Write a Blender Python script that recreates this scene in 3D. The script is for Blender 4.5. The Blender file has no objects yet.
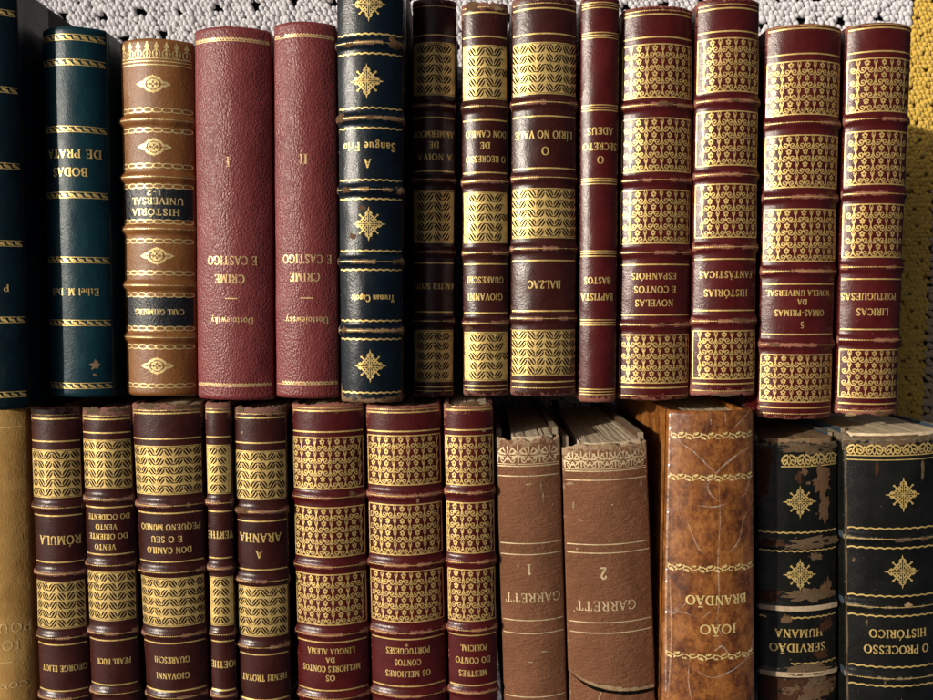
import bpy, math, random
import numpy as np
from mathutils import Vector
random.seed(7)
C = bpy.context.scene.collection
PI = math.pi

# ------------------------------------------------------------------ camera
W_, H_, F = 933.0, 700.0, 755.0          # photograph size and focal length in its pixels
CAMZ = 0.537
TH = math.atan(47.0 / F)
cam_d = bpy.data.cameras.new('camera'); cam = bpy.data.objects.new('camera', cam_d); C.objects.link(cam)
cam_d.sensor_width = 36.0; cam_d.lens = 36.0 * F / W_; cam_d.clip_start = 0.01; cam_d.clip_end = 50
cam.location = (0, 0, CAMZ); cam.rotation_euler = (-TH, 0, 0)
bpy.context.scene.camera = cam

def at(px, py, z):
    """where a line of sight of the photograph meets the level z"""
    dx, dy = (px - W_ / 2) / F, (H_ / 2 - py) / F
    y = dy * math.cos(TH) - math.sin(TH)
    zz = -dy * math.sin(TH) - math.cos(TH)
    t = (z - CAMZ) / zz
    return np.array((dx * t, y * t))

# ------------------------------------------------------------------ small maths
_rng = np.random.RandomState(3)
_tab = _rng.rand(64, 64)
def vnoise(x, y):
    x = np.asarray(x, float); y = np.asarray(y, float)
    xi = np.floor(x).astype(int); yi = np.floor(y).astype(int)
    fx = x - xi; fy = y - yi
    fx = fx * fx * (3 - 2 * fx); fy = fy * fy * (3 - 2 * fy)
    g = lambda a, b: _tab[a & 63, b & 63]
    return (g(xi, yi) * (1 - fx) + g(xi + 1, yi) * fx) * (1 - fy) + (g(xi, yi + 1) * (1 - fx) + g(xi + 1, yi + 1) * fx) * fy
def fnoise(x, y):
    return (vnoise(x, y) + 0.5 * vnoise(x * 2.1 + 9, y * 2.1 + 4) + 0.25 * vnoise(x * 4.3 + 3, y * 4.3 + 7)) / 1.75

def crom(pts, n=4):
    p = [np.array(q, float) for q in pts]
    p = [2 * p[0] - p[1]] + p + [2 * p[-1] - p[-2]]
    out = []
    for i in range(1, len(p) - 2):
        for k in range(n):
            t = k / n
            out.append(0.5 * ((2 * p[i]) + (p[i + 1] - p[i - 1]) * t + (2 * p[i - 1] - 5 * p[i] + 4 * p[i + 1] - p[i + 2]) * t * t
                              + (3 * p[i] - p[i - 1] - 3 * p[i + 1] + p[i + 2]) * t ** 3))
    out.append(p[-2])
    return np.array(out)

# ------------------------------------------------------------------ materials
class N:
    def __init__(s, name):
        s.m = bpy.data.materials.new(name); s.m.use_nodes = True
        s.t = s.m.node_tree; s.t.nodes.clear()
        s.out = s.t.nodes.new('ShaderNodeOutputMaterial')
        s.b = s.t.nodes.new('ShaderNodeBsdfPrincipled')
        s.t.links.new(s.b.outputs[0], s.out.inputs[0])
        s.tc = s.t.nodes.new('ShaderNodeTexCoord')
        s.co = s.tc.outputs['Object']
    def lk(s, a, b): s.t.links.new(a, b)
    def mapping(s, scale):
        n = s.t.nodes.new('ShaderNodeMapping'); n.inputs['Scale'].default_value = scale
        s.lk(s.co, n.inputs[0]); return n.outputs[0]
    def noise(s, scale, detail=4, rough=.6, vec=None):
        n = s.t.nodes.new('ShaderNodeTexNoise'); n.inputs['Scale'].default_value = scale
        n.inputs['Detail'].default_value = detail; n.inputs['Roughness'].default_value = rough
        s.lk(vec or s.co, n.inputs['Vector']); return n.outputs['Fac']
    def voro(s, scale, feature='F1', vec=None, out='Distance', rnd=1.0):
        n = s.t.nodes.new('ShaderNodeTexVoronoi'); n.feature = feature; n.inputs['Scale'].default_value = scale
        n.inputs['Randomness'].default_value = rnd
        s.lk(vec or s.co, n.inputs['Vector']); return n.outputs[out]
    def ramp(s, fac, stops):
        n = s.t.nodes.new('ShaderNodeValToRGB'); e = n.color_ramp.elements
        while len(e) < len(stops): e.new(0.5)
        for el, (p, c) in zip(e, stops):
            el.position = p; el.color = (c, c, c, 1) if not hasattr(c, '__len__') else (*c, 1)
        s.lk(fac, n.inputs[0]); return n.outputs[0]
    def mix(s, fac, a, b):
        n = s.t.nodes.new('ShaderNodeMix'); n.data_type = 'RGBA'
        for sock, v in ((n.inputs[0], fac), (n.inputs[6], a), (n.inputs[7], b)):
            if hasattr(v, 'links') or hasattr(v, 'is_linked'): s.lk(v, sock)
            elif hasattr(v, '__len__'): sock.default_value = (*v, 1)
            else: sock.default_value = v
        return n.outputs[2]
    def math(s, op, a, b=0.0):
        n = s.t.nodes.new('ShaderNodeMath'); n.operation = op
        for sock, v in ((n.inputs[0], a), (n.inputs[1], b)):
            if hasattr(v, 'is_linked'): s.lk(v, sock)
            else: sock.default_value = v
        return n.outputs[0]
    def bump(s, h, strength, dist, normal=None):
        n = s.t.nodes.new('ShaderNodeBump'); n.inputs['Strength'].default_value = strength
        n.inputs['Distance'].default_value = dist; s.lk(h, n.inputs['Height'])
        if normal is not None: s.lk(normal, n.inputs['Normal'])
        return n.outputs[0]
    def attr(s, name):
        n = s.t.nodes.new('ShaderNodeAttribute'); n.attribute_name = name; return n.outputs['Fac']
    def set(s, **k):
        for key, v in k.items():
            sock = s.b.inputs[key.replace('_', ' ')]
            if hasattr(v, 'is_linked'): s.lk(v, sock)
            elif hasattr(v, '__len__') and len(v) == 3: sock.default_value = (*v, 1)
            else: sock.default_value = v

def leather(name, base, worn, rough=.38, grain=900, gstr=.25, pebble=None, amount=1.0, spec=.5, light=None, ribs=False):
    n = N(name)
    light = light or tuple(min(1, c * 1.9 + .004) for c in base)
    blot = n.ramp(n.noise(45, 5, .65), [(.35, 0), (.75, 1)])
    col = n.mix(blot, base, light)
    # rubbed places: ends, band crests, and a few specks and scratches
    w = n.math('MULTIPLY', n.attr('wear'), amount)
    nz = n.noise(420, 6, .7)
    rub = n.ramp(n.math('ADD', n.math('MULTIPLY', w, .55), nz), [(.80, 0), (.92, 1)])
    spk = n.ramp(n.noise(700, 2, .5, n.mapping((1, .55, 1))), [(.74, 0), (.79, .7)])
    scr = n.ramp(n.noise(230, 2, .5, n.mapping((2.6, .22, 1))), [(.75, 0), (.80, .35)])
    mask = n.math('MAXIMUM', rub, n.math('MAXIMUM', n.math('MULTIPLY', spk, amount * .7), n.math('MULTIPLY', scr, amount * .6)))
    col = n.mix(mask, col, worn)
    n.set(Base_Color=col, Specular_IOR_Level=spec)
    rr = n.ramp(n.noise(120, 4, .6), [(.3, rough - .06), (.75, rough + .07)])
    n.set(Roughness=n.math('MAXIMUM', rr, n.math('MULTIPLY', mask, .75)))
    if pebble:
        d = n.voro(pebble, 'F1', n.mapping((1, .75, 1)))
        h = n.math('ADD', n.math('MULTIPLY', d, -1.0), n.math('MULTIPLY', n.noise(1500, 2), .25))
        nn = n.bump(h, .42, .0006)
    elif ribs:
        h = n.math('ADD', n.noise(720, 4, .65, n.mapping((.28, 1, .5))), n.math('MULTIPLY', n.noise(1300, 3), .45))
        nn = n.bump(h, .9, .0016)
    else:
        h = n.math('ADD', n.noise(grain, 4, .65), n.math('MULTIPLY', n.noise(140, 3), .8))
        nn = n.bump(h, gstr, .0009)
    n.set(Normal=nn)
    return n.m

def gold(name, col, under, rub=.5, rough=.36, metal=.65):
    n = N(name)
    var = n.mix(n.ramp(n.noise(260, 5, .7), [(.3, 0), (.72, 1)]), tuple(c * .62 for c in col), col)
    loss = n.ramp(n.noise(520, 6, .75), [(rub, 0), (rub + .07, 1)])
    loss2 = n.ramp(n.noise(70, 4, .7), [(.54, 0), (.76, .8)])
    l = n.math('MAXIMUM', loss, n.math('MULTIPLY', loss2, n.ramp(n.noise(900, 3, .6), [(.46, 0), (.56, 1)])))
    n.set(Base_Color=n.mix(l, var, under), Metallic=n.math('MULTIPLY', n.math('SUBTRACT', 1.0, l), metal),
          Roughness=n.ramp(n.noise(300, 3), [(.3, rough - .05), (.7, rough + .14)]))
    n.set(Normal=n.bump(n.noise(600, 4, .6), .35, .0006))
    return n.m

def paper(name, base, dark):
    n = N(name)
    s = n.noise(1, 4, .75, n.mapping((3600, 25, 60)))
    s2 = n.noise(1, 3, .6, n.mapping((420, 8, 30)))
    c = n.mix(n.ramp(n.math('ADD', n.math('MULTIPLY', s, .6), n.math('MULTIPLY', s2, .5)), [(.35, 0), (.7, 1)]), dark, base)
    c = n.mix(n.ramp(n.noise(60, 4), [(.5, 0), (.8, .5)]), c, dark)
    n.set(Base_Color=c, Roughness=.85, Specular_IOR_Level=.2, Normal=n.bump(s, .6, .001))
    return n.m

def cloth(name, base, worn, weave=1400, rough=.75, mottle=None, bstr=.5):
    n = N(name)
    w1 = n.noise(weave, 2, .5, n.mapping((1, .25, .25))); w2 = n.noise(weave, 2, .5, n.mapping((.25, 1, 1)))
    wv = n.math('ADD', w1, w2)
    c = n.mix(n.ramp(n.noise(50, 5), [(.35, 0), (.75, 1)]), base, mottle or tuple(x * 1.35 for x in base))
    c = n.mix(n.ramp(n.noise(500, 4, .7), [(.66, 0), (.74, .5)]), c, worn)
    n.set(Base_Color=c, Roughness=rough, Specular_IOR_Level=.25, Normal=n.bump(wv, bstr, .0007))
    return n.m

def plain(name, col, rough=.7, metal=0, bump=600, spec=.3, col2=None):
    n = N(name)
    c2 = col2 or tuple(x * .65 for x in col)
    n.set(Base_Color=n.mix(n.ramp(n.noise(300, 5, .7), [(.3, 0), (.7, 1)]), c2, col), Roughness=rough, Metallic=metal, Specular_IOR_Level=spec,
          Normal=n.bump(n.noise(bump, 4, .6), .5, .0008))
    return n.m

MAROON = (.030, .0062, .0042); OXBLOOD = (.050, .0046, .0044); TEAL = (.0035, .027, .039); INK = (.0030, .0062, .0102)
BROWNL = (.20, .074, .017); ROSE = (.165, .031, .031); TAN = (.33, .20, .065); DUN = (.165, .067, .028); BLK = (.0038, .0042, .0034)
SUEDE = (.15, .085, .045)
M = {}
M['maroon'] = leather('maroon leather', MAROON, (.20, .085, .06), rough=.27, gstr=.17, spec=.42, amount=1.35)
M['oxblood'] = leather('oxblood leather', OXBLOOD, (.25, .09, .06), rough=.27, gstr=.17, spec=.42, amount=1.35)
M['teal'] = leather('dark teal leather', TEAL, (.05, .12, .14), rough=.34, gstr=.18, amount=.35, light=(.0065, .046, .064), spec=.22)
M['ink'] = leather('blue black leather', INK, (.20, .12, .065), rough=.25, gstr=.18, amount=1.25, light=(.005, .0135, .022), spec=.34)
M['black'] = leather('black green leather', BLK, (.16, .125, .08), rough=.33, gstr=.22, amount=1.0, spec=.35)
M['tanleather'] = leather('tan leather', BROWNL, (.30, .16, .08), rough=.42, gstr=.3, amount=.5, light=(.28, .118, .030))
M['rose'] = leather('rosy red grained leatherette', ROSE, (.30, .12, .11), rough=.40, pebble=1050, spec=.36, amount=.25, light=(.225, .052, .052))
M['dun'] = leather('dull brown ribbed cloth', DUN, (.42, .29, .18), rough=.60, ribs=True, amount=1.15, light=(.245, .102, .050), spec=.3)
M['mustard'] = cloth('mustard cloth', (.33, .180, .046), (.52, .36, .16), mottle=(.48, .295, .092), bstr=.2)
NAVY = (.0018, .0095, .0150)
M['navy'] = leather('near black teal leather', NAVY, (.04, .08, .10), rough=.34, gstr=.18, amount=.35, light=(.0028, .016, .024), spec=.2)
GM = dict(navy=NAVY, maroon=MAROON, oxblood=OXBLOOD, teal=TEAL, ink=INK, black=BLK, tanleather=BROWNL, rose=ROSE, dun=DUN, calf=(.2, .08, .02))
GOLD = (.98, .70, .245)
for k, u in GM.items():
    rub = {'maroon': .63, 'oxblood': .63, 'rose': .60, 'dun': .58, 'ink': .64, 'black': .62, 'calf': .7}.get(k, .66)
    colr = {'rose': (.92, .64, .30), 'dun': (.90, .72, .42), 'tanleather': (.98, .76, .34), 'calf': (1.0, .80, .34)}.get(k, GOLD)
    M['gold_' + k] = gold('gilt on ' + k, colr, u, rub, metal=.15 if k == 'calf' else .35 if k in ('dun', 'rose') else .54)
M['label'] = plain('black title label leather', (.010, .013, .017), .38, spec=.5)
M['suede'] = plain('rubbed brown suede', SUEDE, .85, spec=.1)
M['suede_dark'] = plain('dark brown exposed lining', (.060, .026, .014), .85, spec=.1)
M['greybrown'] = plain('grey brown exposed board', (.135, .090, .052), .85, spec=.1)
M['fray'] = plain('frayed pale edge', (.40, .29, .17), .9, spec=.1, col2=(.20, .12, .06))
M['cord'] = plain('pale raised cord', (.52, .40, .26), .8, spec=.1)
M['mark'] = plain('dark tooled leather mark', (.020, .006, .005), .6, spec=.15)
M['gap'] = plain('dark split', (.004, .003, .002), .9, spec=.1)
M['blind'] = plain('pressed pale lettering', (.66, .47, .21), .6, spec=.3, col2=(.5, .33, .13))
M['paper'] = paper('aged page edges', (.78, .66, .48), (.42, .31, .19))
M['paper_cream'] = paper('cream page edges', (.84, .70, .48), (.58, .44, .27))
M['paper_brown'] = paper('brown page edges', (.33, .22, .12), (.17, .10, .05))
M['cl_green'] = cloth('dark green book cloth', (.005, .012, .010), (.015, .028, .022))
M['cl_maroon'] = cloth('maroon book cloth', (.045, .012, .012), (.12, .06, .04))
M['cl_blue'] = cloth('slate blue book cloth', (.030, .045, .060), (.20, .18, .14))
M['cl_brown'] = cloth('brown paper sides', (.085, .045, .025), (.36, .26, .16))
M['cl_tan'] = cloth('mustard side cloth', (.27, .165, .058), (.40, .28, .13))
M['board'] = plain('grey board edge', (.34, .27, .19), .9, spec=.1)

def calf():
    n = N('mottled brown calf under clear film')
    a = n.noise(95, 9, .80, n.mapping((1.25, .75, 1))); b = n.noise(420, 6, .75)
    c = n.ramp(n.math('ADD', n.math('MULTIPLY', a, .80), n.math('MULTIPLY', b, .26)),
               [(.40, (.050, .013, .003)), (.475, (.14, .042, .008)), (.54, (.25, .086, .017)), (.64, (.40, .165, .038))])
    pores = n.ramp(n.noise(1100, 3, .6), [(.60, 0), (.70, .6)])
    c = n.mix(pores, c, (.06, .018, .005))
    n.set(Base_Color=c, Roughness=.45)
    n.set(Normal=n.bump(n.noise(700, 4), .2, .0008))
    return n.m
M['calf'] = calf()
def film():
    n = N('whitened crease in clear film')
    n.set(Base_Color=(.75, .66, .55), Roughness=.3, Alpha=n.ramp(n.noise(300, 5, .7), [(.38, .04), (.70, .50)]))
    return n.m
M['film'] = film()
def clearfilm():
    n = N('clear crinkled film'); t = n.t
    tr = t.nodes.new('ShaderNodeBsdfTransparent'); gl = t.nodes.new('ShaderNodeBsdfGlossy'); gl.inputs['Roughness'].default_value = .12
    nn = n.bump(n.noise(210, 4, .55, n.mapping((1, .5, 1))), .25, .0012); n.lk(nn, gl.inputs['Normal'])
    ge = t.nodes.new('ShaderNodeNewGeometry'); dt = t.nodes.new('ShaderNodeVectorMath'); dt.operation = 'DOT_PRODUCT'
    n.lk(ge.outputs['Incoming'], dt.inputs[0]); n.lk(nn, dt.inputs[1])
    f = n.math('ADD', .075, n.math('MULTIPLY', .5, n.math('POWER', n.math('SUBTRACT', 1.0, n.math('MINIMUM', n.math('ABSOLUTE', dt.outputs['Value']), 1.0)), 5.0)))
    mx = t.nodes.new('ShaderNodeMixShader'); n.lk(f, mx.inputs[0]); n.lk(tr.outputs[0], mx.inputs[1]); n.lk(gl.outputs[0], mx.inputs[2])
    n.lk(mx.outputs[0], n.out.inputs[0]); return n.m
M['clearfilm'] = clearfilm()

# ------------------------------------------------------------------ mesh helpers
def link(name, me, parent=None):
    o = bpy.data.objects.new(name, me); C.objects.link(o)
    if parent is not None: o.parent = parent
    return o
def mesh_np(name, verts, faces, mats, fmat=None, smooth=True, parent=None, wear=None):
    me = bpy.data.meshes.new(name)
    me.from_pydata([tuple(v) for v in verts], [], [tuple(f) for f in faces])
    for m in mats: me.materials.append(m)
    if fmat is not None: me.polygons.foreach_set('material_index', np.asarray(fmat, dtype=np.int32))
    if smooth: me.polygons.foreach_set('use_smooth', np.ones(len(me.polygons), dtype=bool))
    if wear is not None:
        a = me.attributes.new('wear', 'FLOAT', 'POINT'); a.data.foreach_set('value', np.asarray(wear, dtype=np.float32))
    me.update()
    return link(name, me, parent)

# ------------------------------------------------------------------ ink: flat tooling drawn in metres and laid onto a spine
class Ink:
    def __init__(s): s.v = []; s.f = []; s.m = []; s.h = []
    def add(s, pts, faces, mat, h):
        b = len(s.v); s.v.extend((float(p[0]), float(p[1])) for p in pts); s.h.extend([h] * len(pts))
        for f in faces: s.f.append(tuple(b + i for i in f)); s.m.append(mat)
    def ribbon(s, pts, w, mat=0, h=.00010, closed=False):
        p = np.asarray(pts, float); n = len(p)
        if closed: d = np.roll(p, -1, 0) - np.roll(p, 1, 0)
        else: d = np.gradient(p, axis=0)
        d /= (np.linalg.norm(d, axis=1, keepdims=True) + 1e-12)
        nr = np.stack([-d[:, 1], d[:, 0]], 1); ww = np.broadcast_to(np.asarray(w, float), (n,))[:, None] / 2
        L = p + nr * ww; R = p - nr * ww
        v = np.concatenate([L, R]); k = n if closed else n - 1
        s.add(v, [(i, n + i, n + (i + 1) % n, (i + 1) % n) for i in range(k)], mat, h)
    def line(s, x0, y0, x1, y1, w, mat=0, h=.00010, step=.0009):
        n = max(2, int(math.hypot(x1 - x0, y1 - y0) / step) + 1); t = np.linspace(0, 1, n)
        s.ribbon(np.stack([x0 + (x1 - x0) * t, y0 + (y1 - y0) * t], 1), w, mat, h)
    def rect(s, x0, y0, x1, y1, mat=0, h=.00010):
        nx = max(2, int((x1 - x0) / .0009)); ny = max(1, int((y1 - y0) / .0025))
        xs = np.linspace(x0, x1, nx + 1); ys = np.linspace(y0, y1, ny + 1)
        v = [(x, y) for y in ys for x in xs]
        s.add(v, [(j * (nx + 1) + i, j * (nx + 1) + i + 1, (j + 1) * (nx + 1) + i + 1, (j + 1) * (nx + 1) + i) for j in range(ny) for i in range(nx)], mat, h)
    def disc(s, x, y, rx, ry=None, mat=0, h=.00010, n=8, rot=0):
        ry = ry or rx; a = np.linspace(0, 2 * PI, n, endpoint=False)
        px = rx * np.cos(a); py = ry * np.sin(a); c, q = math.cos(rot), math.sin(rot)
        s.add(np.stack([x + px * c - py * q, y + px * q + py * c], 1), [tuple(range(n))], mat, h)
    def ring(s, x, y, rx, ry, w, mat=0, h=.00010, n=14):
        a = np.linspace(0, 2 * PI, n, endpoint=False)
        s.ribbon(np.stack([x + rx * np.cos(a), y + ry * np.sin(a)], 1), w, mat, h, closed=True)
    def poly(s, pts, mat=0, h=.00010): s.add(pts, [tuple(range(len(pts)))], mat, h)
    def blob(s, x, y, rx, ry, mat, h, seed=0, rough=.5, flecks=5):
        n = 64; a = np.linspace(0, 2 * PI, n, endpoint=False); c, q_ = np.cos(a), np.sin(a)
        r = 1 + rough * (fnoise(c * 1.4 + seed * 3.1 + 20, q_ * 1.4 + seed * 1.7 + 20) * 2 - 1) * 1.5 + .5 * rough * (fnoise(c * 5 + seed + 30, q_ * 5 + 30) * 2 - 1) + .16 * (_rng.rand(n) - .5)
        r = np.clip(r, .22, 1.5)
        v = [(x, y)]; f = []
        for k, q in enumerate((.34, .67, 1.0)):
            for i in range(n): v.append((x + rx * r[i] * q * c[i], y + ry * r[i] * q * q_[i]))
        for i in range(n):
            j = (i + 1) % n
            f.append((0, 1 + i, 1 + j))
            for k in (0, 1): f.append((1 + k * n + i, 1 + (k + 1) * n + i, 1 + (k + 1) * n + j, 1 + k * n + j))
        s.add(v, f, mat, h)
        for i in range(flecks):
            t = _rng.rand() * 2 * PI; d = 1.05 + .45 * _rng.rand(); w = (.05 + .12 * _rng.rand()) * min(rx, ry)
            n2 = 7; aa = np.linspace(0, 2 * PI, n2, endpoint=False); rr = w * (.6 + .8 * _rng.rand(n2))
            s.add(np.stack([x + rx * d * math.cos(t) + rr * np.cos(aa) * (1 + _rng.rand()), y + ry * d * math.sin(t) + rr * np.sin(aa)], 1), [tuple(range(n2))], mat, h)

# ------------------------------------------------------------------ roman letters drawn as thick and thin strokes (cap height 1)
T, t_ = .165, .085
def _arc(cx, cy, rx, ry, a0, a1, thick=T, thin=t_):
    n = max(5, int(abs(a1 - a0) / 22)); a = np.radians(np.linspace(a0, a1, n + 1))
    return (np.stack([cx + rx * np.cos(a), cy + ry * np.sin(a)], 1), thin + (thick - thin) * np.abs(np.cos(a)) ** 1.2)
def _l(x0, y0, x1, y1, w): return (np.array([(x0, y0), (x1, y1)], float), np.array([w, w]))
def _s(x, y, r=.15): return _l(x - r, y + (.03 if y < .5 else -.03), x + r, y + (.03 if y < .5 else -.03), .06)
def _c(pts, w=.115): p = crom(pts, 3); return (p, np.full(len(p), w))
def _st(x, y0=0, y1=1, top=True, bot=True):
    g = [_l(x, y0, x, y1, T)]
    if top: g.append(_s(x, y1, .16))
    if bot: g.append(_s(x, y0, .16))
    return g
_O = [_arc(.44, .5, .37, .47, 0, 360)]
_A = [_l(.07, 0, .38, 1, t_), _l(.37, 1, .69, 0, T), _l(.18, .33, .58, .33, .07), _s(.07, 0, .12), _s(.69, 0, .14)]
_Ss = [_c([(.49, .78), (.42, .93), (.28, .97), (.14, .89), (.12, .74), (.24, .6), (.4, .46), (.5, .3), (.45, .1), (.29, .03), (.15, .07), (.07, .22)], .125), _l(.5, .74, .5, .96, .06), _l(.07, .04, .07, .26, .06)]
_Cc = [_arc(.44, .5, .37, .47, 42, 318), _l(.72, .68, .72, .95, .07)]
_E = _st(.15) + [_l(.15, .97, .58, .97, .07), _l(.15, .52, .46, .52, .07), _l(.15, .03, .6, .03, .07), _l(.57, .78, .57, .98, .07), _l(.46, .4, .46, .64, .06), _l(.6, .02, .6, .24, .07)]
_I = _st(.18)
_tilde = lambda x: [_c([(x - .2, 1.12), (x - .08, 1.22), (x + .06, 1.14), (x + .2, 1.24)], .08)]
_acute = lambda x: [_l(x - .07, 1.1, x + .1, 1.3, .09)]
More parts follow.
